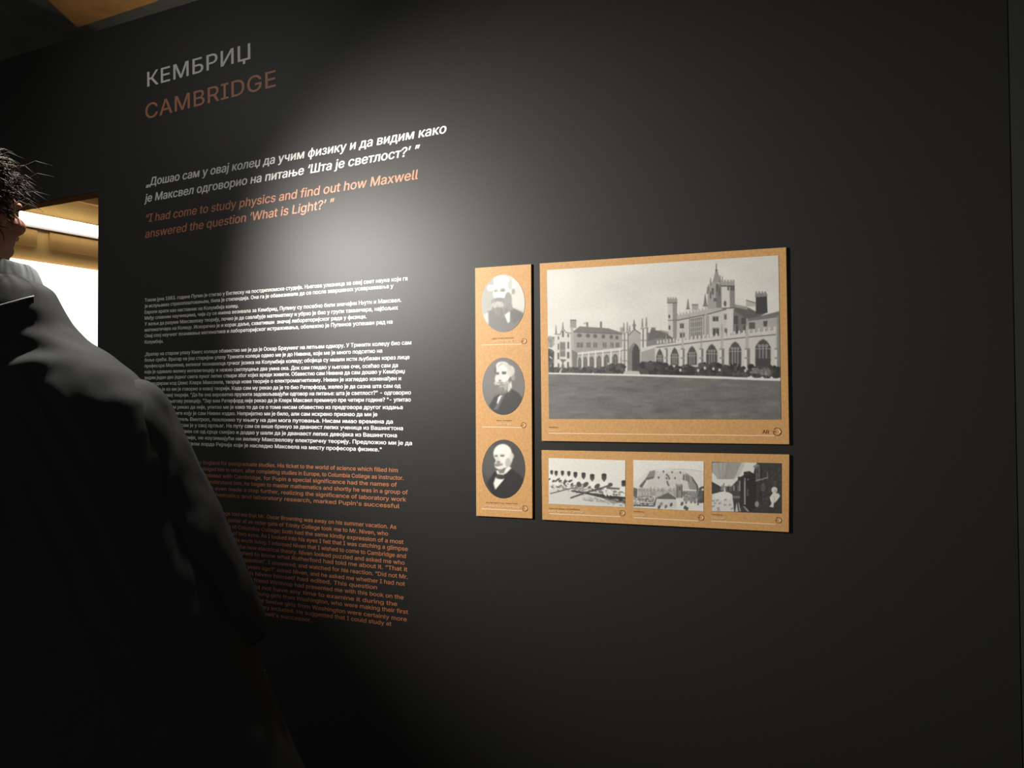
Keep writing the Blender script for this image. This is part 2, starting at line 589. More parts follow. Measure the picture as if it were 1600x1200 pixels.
# ------------------------------------------------------------------ drawing the photographs
class Pic:
    """a small grey-scale rasteriser; coordinates are those of the printed sheet measured in target pixels"""

    def __init__(s, x0, y0, x1, y1, ss, base):
        s.x0, s.y0, s.ss = x0, y0, ss
        s.h, s.w = int((y1 - y0) * ss), int((x1 - x0) * ss)
        s.a = np.full((s.h, s.w), float(base))
        s.T = (0, 0, 1.0)

    def frame(s, ox, oy, k):
        s.T = (ox, oy, 1.0 / k)

    def _p(s, pts):
        p = np.array(pts, float)
        return np.stack([(s.T[0] + p[:, 0] * s.T[2] - s.x0) * s.ss, (s.T[1] + p[:, 1] * s.T[2] - s.y0) * s.ss], 1)

    def _fill(s, q, v, al):
        xa, ya = np.floor(q.min(0)).astype(int) - 1
        xb, yb = np.ceil(q.max(0)).astype(int) + 1
        xa, ya, xb, yb = max(xa, 0), max(ya, 0), min(xb, s.w), min(yb, s.h)
        if xb <= xa or yb <= ya:
            return
        acc = np.zeros((yb - ya, xb - xa))
        for sx, sy in ((.25, .25), (.75, .25), (.25, .75), (.75, .75)):
            X, Y = np.meshgrid(np.arange(xa, xb) + sx, np.arange(ya, yb) + sy)
            ins = np.zeros(X.shape, bool)
            n = len(q)
            for i in range(n):
                (x1, y1), (x2, y2) = q[i], q[(i + 1) % n]
                if y1 == y2:
                    continue
                c = ((y1 > Y) != (y2 > Y)) & (X < (x2 - x1) * (Y - y1) / (y2 - y1) + x1)
                ins ^= c
            acc += ins
        acc *= al / 4.0
        r = s.a[ya:yb, xa:xb]
        s.a[ya:yb, xa:xb] = r * (1 - acc) + v * acc

    def poly(s, pts, v, al=1.0):
        s._fill(s._p(pts), v, al)

    def rect(s, x0, y0, x1, y1, v, al=1.0):
        s.poly([(x0, y0), (x1, y0), (x1, y1), (x0, y1)], v, al)

    def ell(s, cx, cy, rx, ry, v, al=1.0, rot=0.0):
        t = np.linspace(0, 2 * math.pi, 30, endpoint=False)
        c, d = math.cos(rot), math.sin(rot)
        s.poly([(cx + rx * math.cos(k) * c - ry * math.sin(k) * d, cy + rx * math.cos(k) * d + ry * math.sin(k) * c) for k in t], v, al)

    def line(s, pts, wd, v, al=1.0):
        for (x1, y1), (x2, y2) in zip(pts[:-1], pts[1:]):
            L = math.hypot(x2 - x1, y2 - y1) or 1
            nx, ny = -(y2 - y1) / L * wd / 2, (x2 - x1) / L * wd / 2
            s.poly([(x1 + nx, y1 + ny), (x2 + nx, y2 + ny), (x2 - nx, y2 - ny), (x1 - nx, y1 - ny)], v, al)

    def blur(s, sig):
        sig *= s.ss
        r = max(1, int(sig * 3))
        k = np.exp(-np.arange(-r, r + 1) ** 2 / (2 * sig * sig))
        k /= k.sum()
        a = np.pad(s.a, r, mode='edge')
        a = np.apply_along_axis(lambda m: np.convolve(m, k, 'valid'), 0, a)
        s.a = np.apply_along_axis(lambda m: np.convolve(m, k, 'valid'), 1, a)

    def noise(s, amp, cell, stretch=1.0, mask=None):
        cx, cy = cell * stretch * s.ss, cell * s.ss
        gw, gh = int(s.w / cx) + 3, int(s.h / cy) + 3
        g = rng.normal(size=(gh, gw))
        X, Y = np.meshgrid(np.arange(s.w) / cx, np.arange(s.h) / cy)
        xi, yi = X.astype(int), Y.astype(int)
        fx, fy = X - xi, Y - yi
        fx, fy = fx * fx * (3 - 2 * fx), fy * fy * (3 - 2 * fy)
        v = (g[yi, xi] * (1 - fx) + g[yi, xi + 1] * fx) * (1 - fy) + (g[yi + 1, xi] * (1 - fx) + g[yi + 1, xi + 1] * fx) * fy
        m = 1.0 if mask is None else mask
        s.a = s.a + amp * v * m

    def bushes(s, x0, x1, ytop, ybot, v, n, r):
        for _ in range(n):
            x = random.uniform(x0, x1)
            y = random.uniform(ytop, ybot)
            s.ell(x, y, r * random.uniform(.5, 1.2), r * random.uniform(.5, 1.1), v + random.uniform(-22, 22))

    def sample(s, x, y):
        X = np.clip((x - s.x0) * s.ss - .5, 0, s.w - 1.001)
        Y = np.clip((y - s.y0) * s.ss - .5, 0, s.h - 1.001)
        xi, yi = X.astype(int), Y.astype(int)
        fx, fy = X - xi, Y - yi
        a = s.a
        return (a[yi, xi] * (1 - fx) + a[yi, xi + 1] * fx) * (1 - fy) + (a[yi + 1, xi] * (1 - fx) + a[yi + 1, xi + 1] * fx) * fy


def homog(quad):
    """unit square (u right, v down) -> quad (TL,TR,BR,BL)"""
    A, b = [], []
    for (u, v), (x, y) in zip(((0, 0), (1, 0), (1, 1), (0, 1)), quad):
        A += [[u, v, 1, 0, 0, 0, -u * x, -v * x], [0, 0, 0, u, v, 1, -u * y, -v * y]]
        b += [x, y]
    h = np.append(np.linalg.solve(np.array(A, float), np.array(b, float)), 1).reshape(3, 3)
    return h


def hmap(h, u, v):
    d = h[2, 0] * u + h[2, 1] * v + h[2, 2]
    return (h[0, 0] * u + h[0, 1] * v + h[0, 2]) / d, (h[1, 0] * u + h[1, 1] * v + h[1, 2]) / d


def print_colours(g, tint):
    g = np.clip(g, 8, 250)[:, None] * np.array(tint)[None, :] / 255.0
    l = np.where(g <= 0.04045, g / 12.92, ((g + 0.055) / 1.055) ** 2.4) * K
    return np.concatenate([np.clip(l, 0, .9), np.ones((len(g), 1))], 1)


def print_sheet(name, pic, quad, Y, parent, nu, nv, oval=False, tint=(1.0, 0.99, 0.955)):
    """a thin printed sheet on plane y=Y with its picture stored per vertex"""
    wq = [at(x, y, Y) for x, y in quad]
    hp = homog(quad)
    hw = homog([(p.x, p.z) for p in wq])
    if oval:
        R, U = nv, nu
        rr = np.concatenate([[0.0], np.repeat(np.arange(1, R + 1) / R, U)])
        tt = np.concatenate([[0.0], np.tile(np.arange(U) / U * 2 * math.pi, R)])
        u, v = .5 + .5 * rr * np.cos(tt), .5 + .5 * rr * np.sin(tt)
        faces = [(0, 1 + (i + 1) % U, 1 + i) for i in range(U)]
        for k in range(R - 1):
            a, b = 1 + k * U, 1 + (k + 1) * U
            faces += [(a + i, a + (i + 1) % U, b + (i + 1) % U, b + i) for i in range(U)]
    else:
        uu, vv = np.meshgrid(np.linspace(0, 1, nu), np.linspace(0, 1, nv))
        u, v = uu.ravel(), vv.ravel()
        faces = [(j * nu + i, (j + 1) * nu + i, (j + 1) * nu + i + 1, j * nu + i + 1) for j in range(nv - 1) for i in range(nu - 1)]
    px, py = hmap(hp, u, v)
    X, Z = hmap(hw, u, v)
    me = bpy.data.meshes.new(name)
    me.from_pydata(np.stack([X, np.full(len(X), Y), Z], 1).tolist(), [], faces)
    at_ = me.color_attributes.new('print', 'FLOAT_COLOR', 'POINT')
    at_.data.foreach_set('color', print_colours(pic.sample(px, py), tint).astype(np.float32).ravel())
    me.materials.append(M['print'])
    me.update()
    o = bpy.data.objects.new(name, me)
    C.objects.link(o)
    if parent:
        o.parent = parent
        o.matrix_parent_inverse = parent.matrix_world.inverted()
    return o


TB = 0.005                                             # board thickness


def board(corners, name, label):
    fr = [at(x, y, -TB) for x, y in corners]
    ctr = sum(fr, Vector()) / 4
    root = thing(name, (ctr.x, 0.0, min(p.z for p in fr)), label, 'display board', None)
    bm = bmesh.new()
    a = [bm.verts.new(p) for p in fr]
    b = [bm.verts.new((p.x, -0.001, p.z)) for p in fr]
    bm.faces.new(a[::-1])
    bm.faces.new(b)
    for i in range(4):
        bm.faces.new((a[i], a[(i + 1) % 4], b[(i + 1) % 4], b[i]))
    bmesh.ops.recalc_face_normals(bm, faces=bm.faces[:])
    bmesh.ops.bevel(bm, geom=bm.edges[:], offset=0.0008, segments=1, affect='EDGES')
    obj('board', bm, M['kraft'], root)
    return root


def rule(root, a, b, wpx):
    bm = bmesh.new()
    A0, A1, B0, B1 = at(a[0], a[1] - wpx / 2, -TB), at(a[0], a[1] + wpx / 2, -TB), at(b[0], b[1] - wpx / 2, -TB), at(b[0], b[1] + wpx / 2, -TB)
    bm.faces.new([bm.verts.new(p + Vector((0, -0.0005, 0))) for p in (A0, A1, B1, B0)])
    o = obj('rule_line', bm, M['ink_white'], root)
    o['label'] = 'thin pale rule line'


def badge(root, c, rpx):
    """small round emblem: ring with a crescent inside"""
    P = at(c[0], c[1], -TB)
    R = (at(c[0] + rpx, c[1], -TB) - P).length
    bm = bmesh.new()

    def arc(r0, r1, a0, a1, n, cx=0.0):
        vs = []
        for i in range(n + 1):
            t_ = math.radians(a0 + (a1 - a0) * i / n)
            e = math.sin(math.pi * i / n) if r0 != r1 and cx else 1
            vs.append((bm.verts.new((P.x + cx + r0 * math.cos(t_), P.y - 0.0006, P.z + r0 * math.sin(t_))),
                       bm.verts.new((P.x + cx + (r0 + (r1 - r0) * e) * math.cos(t_), P.y - 0.0006, P.z + (r0 + (r1 - r0) * e) * math.sin(t_)))))
        for (p, q), (r_, s_) in zip(vs[:-1], vs[1:]):
            bm.faces.new((p, r_, s_, q))
    arc(R * .86, R, 0, 150, 20)
    arc(R * .86, R, 165, 360, 24)
    arc(R * .30, R * .42, 100, 250, 12, -R * .2)
    o = obj('badge', bm, M['ink_dark'], root)
    o['label'] = 'small round outlined emblem'
    bm = bmesh.new()
    arc(R * .50, R * .80, -60, 60, 12, R * .05)
    obj('crescent', bm, M['ink_white'], o)


def cap(root, s, a, b, hpx, dark):
    A, B = at(a[0], a[1], -TB), at(b[0], b[1], -TB)
    size = (at(a[0], a[1] - hpx, -TB).z - A.z) / 0.682
    o = lettering('caption', s, A, B, size, M['ink_dark'] if dark else M['ink_white'], -TB, root, 0.03 if not dark else 0.0, 0, 2, 0.0006)
    o['label'] = 'small dark caption' if dark else 'small pale caption'


# ---- large board: college buildings
root = board([(843.2, 411.5), (1228.5, 386.3), (1233.5, 694.5), (846.3, 689.2)], 'display_board',
             'large kraft board with a black and white photograph of a turreted college and lawn')
P = Pic(848, 392, 1230, 662, 2.6, 219)
P.frame(830, 380, 3.75)
for cx, cy, rx, ry, v in ((350, 150, 300, 30, 226), (620, 250, 180, 40, 206), (500, 320, 220, 25, 210), (250, 330, 160, 30, 227), (1100, 110, 260, 30, 214),
                          (900, 230, 130, 60, 212), (300, 430, 240, 40, 229), (1350, 200, 120, 80, 213), (180, 220, 90, 70, 229)):
    P.ell(cx, cy, rx, ry, v, .55)
P.blur(7)
P.noise(2.5, 14, 2.5)
# far left block
P.frame(850, 480, 8.421)
P.bushes(48, 125, 400, 520, 150, 26, 26)
P.bushes(48, 128, 560, 860, 74, 50, 28)
P.poly([(365, 318), (1045, 348), (1045, 640), (430, 640), (410, 840), (365, 840)], 156)
P.poly([(380, 318), (470, 252), (850, 278), (1045, 342), (1045, 362), (380, 332)], 118)
P.line([(380, 325), (1045, 356)], 9, 96)
for x0, x1, y0, y1, v in ((345, 425, 165, 275, 148), (556, 582, 196, 262, 122), (736, 764, 190, 276, 118), (1000, 1042, 266, 335, 160), (520, 556, 205, 222, 165)):
    P.rect(x0, y0, x1, y1, v)
P.rect(345, 165, 425, 178, 110)
P.poly([(140, 345), (212, 352), (248, 268), (290, 325), (360, 340), (362, 835), (128, 835)], 208)
P.line([(140, 352), (212, 358), (248, 278), (292, 332), (360, 344)], 11, 118)
P.poly([(352, 260), (385, 260), (400, 840), (356, 840)], 172)
for x, y, b in ((158, 235, 345), (248, 195, 280)):
    P.poly([(x - 3, y), (x + 4, y), (x + 11, b), (x - 10, b)], 122)
P.rect(208, 455, 282, 655, 142)
for x in (220, 240, 260):
    P.rect(x, 470, x + 9, 560, 92)
    P.rect(x, 585, x + 9, 645, 92)
for x0, y0, x1, y1 in ((180, 480, 198, 560), (308, 455, 332, 545), (178, 600, 200, 685), (304, 588, 334, 675), (304, 722, 330, 805), (180, 740, 202, 805), (180, 385, 198, 425), (308, 350, 328, 395), (238, 310, 262, 392)):
    P.rect(x0, y0, x1, y1, 92)
P.poly([(205, 680), (300, 690), (255, 730), (280, 830), (215, 830), (240, 730)], 112)
for x, y in ((465, 371), (580, 376), (672, 380), (780, 386), (885, 392), (960, 400)):
    P.ell(x, y, 32 - (x - 465) * .022, 27, 98)
for x0, x1 in ((432, 512), (560, 612), (650, 700), (772, 822), (872, 914), (945, 990)):
    P.rect(x0, 465, x1, 532, 108)
    P.line([((x0 + x1) / 2, 465), ((x0 + x1) / 2, 532)], 7, 150)
P.poly([(365, 560), (440, 600), (440, 835), (380, 835)], 118)
P.poly([(440, 615), (1045, 545), (1045, 835), (430, 835)], 176)
P.poly([(440, 598), (1045, 528), (1045, 572), (440, 632)], 205)
P.line([(440, 632), (1045, 573)], 8, 104)
for x, t_, hw in ((470, 655, 22), (545, 648, 24), (630, 644, 27), (725, 634, 28), (825, 622, 32), (938, 612, 34)):
    P.poly([(x - hw, 800), (x - hw, t_ + 50), (x - hw * .6, t_ + 16), (x, t_), (x + hw * .6, t_ + 16), (x + hw, t_ + 50), (x + hw, 800)], 96)
    P.line([(x, t_ + 30), (x, 795)], 6, 150)
    P.line([(x - hw, t_ + 62), (x + hw, t_ + 62)], 5, 140)
for x in (505, 588, 678, 775, 882, 995):
    P.poly([(x - 7, 585 - (x - 505) * .1), (x + 7, 585 - (x - 505) * .1), (x + 12, 835), (x - 12, 835)], 216)
    P.rect(x + 8, 650, x + 20, 835, 128)
    P.poly([(x - 8, 580 - (x - 505) * .1), (x, 520 - (x - 505) * .1), (x + 8, 580 - (x - 505) * .1)], 150)
# gateway
P.poly([(1360, 330), (1420, 345), (1720, 355), (1720, 470), (1560, 560), (1380, 560)], 122)
P.rect(1410, 268, 1466, 345, 116)
P.poly([(1470, 330), (1530, 300), (1640, 320), (1720, 350), (1470, 352)], 150)
P.rect(1380, 500, 1480, 840, 150)
P.poly([(1108, 370), (1190, 288), (1282, 352), (1282, 842), (1108, 842)], 170)
P.line([(1108, 370), (1190, 292), (1282, 355)], 13, 105)
P.poly([(1180, 165), (1190, 165), (1204, 290), (1172, 290)], 112)
P.rect(1166, 225, 1210, 250, 118)
P.poly([(1112, 830), (1112, 560), (1135, 512), (1186, 462), (1238, 510), (1262, 560), (1262, 842)], 128)
P.poly([(1160, 838), (1158, 590), (1175, 530), (1205, 480), (1240, 520), (1256, 570), (1256, 842)], 70)
for x, t_, h_ in ((1050, 205, 26), (1096, 195, 24), (1294, 145, 28), (1347, 135, 28)):
    P.poly([(x - 5, t_), (x + 6, t_), (x + h_ * .55, t_ + 130), (x - h_ * .55, t_ + 130)], 136)
    P.rect(x - h_ * .75, t_ + 120, x + h_ * .7, 842, 210)
    P.rect(x + 1, t_ + 130, x + h_ * .75, 842, 122)
    for yy in (t_ + 130, 430, 560, 700):
        P.rect(x - h_ * .9, yy, x + h_ * .9, yy + 12, 128)
P.poly([(1370, 700), (1480, 720), (1480, 830), (1370, 830)], 200, .5)
P.poly([(1120, 240), (1135, 240), (1140, 330), (1115, 330)], 140)
# right range
P.frame(1020, 400, 6)
P.poly([(-20, 690), (60, 700), (150, 735), (215, 790), (215, 840), (-60, 840)], 104)
P.poly([(-60, 800), (60, 770), (215, 780), (215, 850), (-60, 860)], 128)
P.poly([(215, 600), (512, 540), (690, 490), (762, 488), (762, 760), (212, 800)], 196)
P.poly([(215, 562), (510, 500), (690, 462), (690, 497), (512, 545), (215, 606)], 178)
P.line([(215, 606), (512, 547), (690, 498)], 9, 92)
for i in range(16):
    x = 222 + i * 29.5
    y = 560 - i * 6.4
    P.rect(x, y - 20, x + 15, y + 4, 172)
P.poly([(140, 430), (226, 430), (224, 792), (146, 740)], 196)
P.poly([(186, 430), (228, 430), (224, 792), (190, 770)], 140)
P.rect(134, 402, 230, 440, 150)
P.line([(134, 440), (230, 440)], 8, 96)
for x in (136, 160, 184, 208):
    P.rect(x, 386, x + 14, 406, 150)
P.line([(140, 603), (224, 603)], 8, 112)
P.ell(155, 568, 9, 18, 86)
P.rect(148, 652, 165, 690, 84)
# lantern crown
P.poly([(515, 300), (560, 240), (642, 240), (646, 485), (512, 495)], 162)
P.poly([(590, 300), (642, 250), (646, 485), (596, 488)], 124)
P.poly([(560, 245), (592, 120), (600, 120), (642, 245)], 148)
P.line([(596, 70), (596, 150)], 8, 96)
P.line([(584, 132), (608, 132)], 9, 92)
for x, y in ((542, 205), (522, 262), (630, 178), (652, 188), (512, 285)):
    P.poly([(x - 2, y), (x + 3, y), (x + 9, y + 70), (x - 9, y + 70)], 128)
for x0, y0, x1, y1 in ((552, 300, 572, 360), (592, 260, 612, 330), (570, 395, 598, 425), (535, 330, 548, 400), (618, 300, 632, 380)):
    P.rect(x0, y0, x1, y1, 98)
P.poly([(645, 270), (765, 270), (766, 492), (645, 492)], 206)
P.poly([(718, 270), (768, 270), (770, 492), (724, 492)], 134)
P.rect(640, 240, 768, 280, 158)
P.line([(640, 282), (768, 282)], 12, 92)
for x in (640, 668, 696, 724, 750):
    P.rect(x, 222, x + 17, 246, 158)
for x in (700, 732, 752):
    P.rect(x, 286, x + 14, 322, 84)
P.ell(678, 447, 13, 27, 92)
P.line([(645, 492), (770, 485)], 10, 96)
P.poly([(690, 497), (756, 495), (752, 745), (690, 752)], 206)
P.poly([(756, 495), (900, 510), (900, 700), (752, 745)], 118)
for x0, y0, x1, y1 in ((760, 560, 800, 640), (830, 580, 872, 640), (780, 650, 800, 720), (850, 650, 880, 700)):
    P.rect(x0, y0, x1, y1, 80)
for x, y, b, hw in ((330, 402, 500, 15), (492, 356, 474, 19)):
    P.poly([(x - 3, y), (x + 3, y), (x + hw, b), (x - hw, b)], 122)
    P.rect(x - hw - 4, b - 12, x + hw + 4, b, 110)
P.rect(366, 456, 426, 506, 164)
P.rect(366, 452, 426, 462, 116)
P.poly([(352, 590), (468, 572), (468, 770), (352, 782)], 116)
for i in range(7):
    P.line([(358 + i * 17.5, 592 - i * 2), (358 + i * 17.5, 778)], 6, 184)
for y in (612, 668, 708):
    P.line([(352, y + 8), (468, y - 8)], 7, 176)
for x in (345, 478, 508, 522):
    P.line([(x, 560), (x, 770)], 8, 128)
P.line([(496, 470), (496, 770)], 16, 178)
for x0, y0, x1, y1 in ((254, 636, 292, 678), (254, 724, 298, 772), (562, 572, 616, 612), (562, 680, 622, 748), (670, 552, 692, 596), (672, 684, 696, 730)):
    P.rect(x0, y0, x1, y1, 82)
    P.rect(x0 - 4, y0 - 8, x1 + 4, y0, 140)
    P.line([((x0 + x1) / 2, y0), ((x0 + x1) / 2, y1)], 5, 150)
P.poly([(766, 462), (884, 478), (965, 520), (1075, 530), (1000, 565), (900, 600), (768, 520)], 96)
P.poly([(768, 452), (890, 478), (890, 505), (768, 480)], 150)
P.poly([(875, 414), (962, 440), (962, 474), (876, 472)], 178)
P.line([(875, 414), (962, 440)], 8, 108)
P.poly([(965, 375), (1070, 372), (1076, 532), (965, 545)], 66)
P.poly([(960, 352), (1068, 346), (1076, 378), (960, 388)], 134)
for x in (962, 990, 1018, 1046):
    P.rect(x, 332, x + 16, 356, 140)
P.poly([(885, 592), (1185, 518), (1192, 580), (890, 612)], 118)
P.poly([(890, 612), (1190, 572), (1190, 690), (890, 730)], 172)
P.rect(902, 622, 960, 684, 92)
P.poly([(1034, 612), (1076, 606), (1070, 660), (1040, 660)], 84)
P.line([(885, 588), (885, 730)], 16, 160)
# cloister front
P.poly([(-110, 860), (0, 838), (1172, 690), (1200, 690), (1200, 1070), (-110, 1070)], 203)
P.poly([(-110, 900), (20, 860), (20, 1050), (-110, 1050)], 158)
for i in range(30):
    x = 40 + i * 38.5 * (0.72 + i * 0.0105)
    if x > 1165:
        break
    y = 815 - (x - 40) * 0.116
    wd = 12 + x * 0.008
    P.poly([(x, y - 22 - x * .004), (x + wd, y - 24 - x * .004), (x + wd, y + 8), (x, y + 9)], 208)
    P.rect(x + wd, y - 14, x + wd + 8, y + 6, 138)
P.line([(30, 858), (450, 806), (880, 762), (1165, 736)], 10, 108)
for x, t_, hw in ((65, 872, 31), (205, 860, 36), (368, 846, 43), (553, 826, 50), (772, 804, 56), (1033, 780, 70)):
    P.poly([(x - hw - 6, 1025), (x - hw - 6, t_ + 70), (x - hw * .55, t_ + 14), (x, t_ - 8), (x + hw * .55, t_ + 14), (x + hw + 6, t_ + 70), (x + hw + 6, 1025)], 158)
    P.poly([(x - hw, 1022), (x - hw, t_ + 72), (x - hw * .55, t_ + 24), (x, t_), (x + hw * .55, t_ + 24), (x + hw, t_ + 72), (x + hw, 1022)], 82)
    for k in (-.45, 0, .45):
        P.line([(x + k * hw, t_ + 60), (x + k * hw, 1015)], 5 + hw * .05, 158)
    for k in (-.5, 0, .5):
        P.ell(x + k * hw, t_ + 62, hw * .2, hw * .2, 180)
        P.ell(x + k * hw, t_ + 62, hw * .1, hw * .1, 90)
    P.line([(x - hw, t_ + 90), (x + hw, t_ + 90)], 5, 170)
for x, t_, wd in ((125, 735, 15), (280, 690, 18), (455, 770, 20), (648, 630, 22), (885, 580, 26), (1168, 560, 26)):
    P.poly([(x - 3, t_), (x + 3, t_), (x + wd * .4, t_ + 80), (x - wd * .4, t_ + 80)], 158)
    P.rect(x - wd * .55, t_ + 75, x + wd * .5, 870, 176)
    P.rect(x - wd * .9, 868, x, 1085, 214)
    P.rect(x - wd * .1, 868, x + wd, 1060, 122)
    for yy in (865, 950):
        P.rect(x - wd, yy, x + wd, yy + 14, 140)
P.poly([(962, 962), (1105, 960), (1100, 1040), (962, 1040)], 70)
P.rect(1168, 560, 1200, 1070, 138)
# bushes, path, lawn
P.bushes(-100, 1200, 1062, 1128, 72, 240, 34)
for x0, x1, y0 in ((120, 250, 1040), (450, 640, 1010), (660, 850, 1030), (900, 1190, 1035), (-100, -10, 1000), (280, 400, 1040)):
    P.bushes(x0, x1, y0, 1110, 66, 44, 26)
for x, y in ((258, 1070), (488, 1050), (626, 1068), (568, 1058), (868, 1075), (108, 1072), (425, 1072)):
    P.ell(x, y, 11, 14, 205)
P.bushes(930, 1100, 1060, 1110, 120, 30, 20)
P.frame(850, 480, 8.421)
P.bushes(60, 1060, 805, 870, 76, 200, 28)
P.bushes(860, 1050, 760, 860, 72, 60, 34)
P.bushes(1250, 1620, 752, 880, 66, 130, 40)
P.bushes(1400, 1560, 735, 800, 64, 40, 36)
P.rect(838, 740, 855, 895, 96)
P.ell(845, 742, 10, 18, 190)
P.poly([(1060, 842), (1250, 842), (1270, 892), (1040, 882)], 186)
P.poly([(195, 862), (230, 800), (240, 802), (215, 866)], 205)
P.frame(830, 380, 3.75)
P.poly([(90, 764), (640, 772), (1100, 786), (1470, 798), (1470, 1050), (90, 1050)], 112)
lawn = np.zeros_like(P.a)
tmp = P.a.copy()
P.a = lawn
P.poly([(90, 766), (640, 776), (1100, 790), (1470, 803), (1470, 1050), (90, 1050)], 1.0)
lawn = P.a
P.a = tmp
P.poly([(90, 758), (640, 768), (1100, 780), (1470, 796), (1470, 808), (1100, 794), (640, 779), (90, 766)], 222)
P.noise(4.5, 3.0, 5, lawn)
P.noise(4.0, 8.0, 4, lawn)
P.noise(4.0, 1.2)
P.blur(0.42)
o = print_sheet('photograph', P, [(854.6, 422.0), (1216.2, 399.0), (1220.3, 655.4), (857.8, 654.3)], -TB - 0.0006, root, 420, 290)
o['label'] = 'black and white photograph of a college with turrets behind a lawn'
cap(root, 'Кембриџ', (857.8, 668.2), (871.8, 668.6), 2.6, True)
cap(root, 'Cambridge', (857.8, 673.8), (875.2, 674.2), 2.8, False)
rule(root, (857.8, 676.9), (1211, 680.9), 1.1)
o = lettering('caption', 'AR', at(1191.2, 677.5, -TB), at(1201.5, 677.7, -TB), 0.0175, M['ink_dark'], -TB, root, 0, 0, 2, 0.0006)
o['label'] = 'dark letters AR'
badge(root, (1214.3, 674.5), 6.6)

# ---- small landscape board with three pictures
root = board([(846.0, 703.3), (1233.5, 710.3), (1232.8, 831.8), (847.3, 812.2)], 'display_board',
             'long low kraft board with three small pictures in a row, below the large board')
P = Pic(854, 711, 980, 796, 4, 232)                    # rowers
P.frame(850, 710, 11.852)
P.poly([(90, 560), (600, 600), (1100, 700), (1510, 760), (1510, 980), (90, 930)], 214)
for x, y, r in ((142, 335, 26), (225, 350, 30), (342, 348, 30), (460, 358, 30), (582, 380, 36), (732, 395, 38), (893, 428, 42), (1112, 425, 46), (1478, 548, 44)):
    P.ell(x, y, r, r * 1.35, 78)
    P.ell(x, y - r * .9, r * 1.05, r * .7, 58)
    P.rect(x - r * .22, y + r, x + r * .34, y + r * 1.8, 84)
    if x < 1400:
        P.ell(x + r * .1, y + r * 4.3, r * 2.1, r * 2.6, 240)
        P.ell(x - r * 1.7, y + r * 4.8, r * 1.0, r * .6, 86, 1, -.7)
        P.ell(x + r * 2.2, y + r * 4.2, r * .9, r * .5, 90, 1, .5)
P.ell(1490, 720, 90, 130, 240)
for x, y, rx, ry, rt in ((640, 550, 40, 46, .5), (770, 560, 62, 40, -.7), (985, 590, 60, 40, -.7), (1230, 560, 44, 34, 0), (250, 470, 60, 16, -.6), (480, 495, 40, 20, -.4), (380, 520, 20, 50, .2), (310, 490, 24, 18, 0)):
    P.ell(x, y, rx, ry, 84, 1, rt)
for _ in range(150):
    x = random.uniform(100, 1480)
    y = 590 + (x - 100) * .10 + random.gauss(0, 40)
    P.ell(x, y, random.uniform(12, 42), random.uniform(6, 18), random.choice((96, 120, 150, 232, 236)), .8, random.uniform(-.3, .7))
P.poly([(500, 660), (850, 710), (1100, 740), (1510, 800), (1510, 900), (1330, 880), (1050, 800), (800, 740), (510, 690)], 74)
P.poly([(1010, 740), (1510, 790), (1510, 905), (1300, 870)], 60)
P.poly([(1150, 600), (1400, 620), (1400, 655), (1160, 640)], 110)
for _ in range(60):
    x = random.uniform(700, 1500)
    y = 800 + (x - 700) * .12 + random.gauss(0, 28)
    P.ell(x, y, random.uniform(20, 60), random.uniform(5, 12), random.choice((120, 150, 176)), .7, .25)
P.line([(110, 728), (460, 640), (700, 590)], 17, 88)
P.line([(490, 808), (820, 690), (1080, 620), (1210, 570)], 30, 98)
P.line([(490, 812), (850, 690), (1080, 640)], 12, 64)
P.ell(1280, 740, 30, 18, 70)
P.ell(1340, 748, 20, 14, 70)
for x in (1190, 1250, 1130):
    P.ell(x, 720, 26, 60, 236, .8, -.4)
P.noise(5, 1.0)
P.blur(0.45)
o = print_sheet('photograph', P, [(857.2, 715.5), (977.2, 719.3), (976.7, 792.5), (857.5, 787.2)], -TB - 0.0006, root, 180, 110)
o['label'] = 'old photograph of rowers in white sitting in a row with oars'
cap(root, 'Трка осмераца на Кембриџу', (857.6, 795.2), (905.5, 797.0), 2.8, True)
cap(root, 'Boating, eights race at Cambridge', (857.4, 799.6), (911.6, 801.4), 3.2, False)
rule(root, (858.5, 802.6), (969.5, 807.4), 1.1)
badge(root, (972.4, 801.6), 4.4)

P = Pic(986, 715, 1103, 802, 4, 222)                   # engraving of courtyards
P.frame(985, 712, 13.333)
P.poly([(60, 90), (1540, 110), (1540, 330), (900, 260), (400, 300), (60, 560)], 232)
P.poly([(440, 330), (1150, 330), (1230, 700), (280, 700)], 208)
P.poly([(180, 640), (340, 440), (400, 330), (520, 300), (500, 460), (330, 520), (240, 670)], 140)
P.poly([(180, 640), (310, 500), (330, 530), (240, 670)], 104)
P.poly([(330, 460), (480, 440), (470, 480), (330, 500)], 108)
P.poly([(1090, 460), (1160, 360), (1280, 440), (1400, 610), (1440, 720), (1230, 700), (1190, 540)], 150)
P.line([(1270, 440), (1390, 620), (1400, 760)], 30, 92)
for _ in range(40):
    x = random.uniform(1090, 1300)
    P.line([(x, 380 + (x - 1090) * .3), (x, 500 + (x - 1090) * .3)], 10, random.choice((110, 140, 190)))
P.poly([(160, 690), (960, 710), (960, 860), (500, 880), (160, 840)], 172)
for i in range(34):
    x = 180 + i * 23
    P.line([(x, 660 + random.uniform(-10, 30)), (x, 740)], 9, random.choice((118, 140, 208)))
for i in range(26):
    P.line([(190 + i * 29, 760), (190 + i * 29, 850)], 9, random.choice((140, 206, 214)))
P.poly([(540, 880), (780, 770), (950, 880), (950, 915), (600, 930)], 104)
P.poly([(560, 900), (960, 910), (960, 1100), (520, 1080)], 205)
P.poly([(60, 660), (150, 690), (140, 860), (60, 880)], 104)
P.poly([(60, 860), (330, 820), (520, 870), (500, 1065), (60, 1050)], 150)
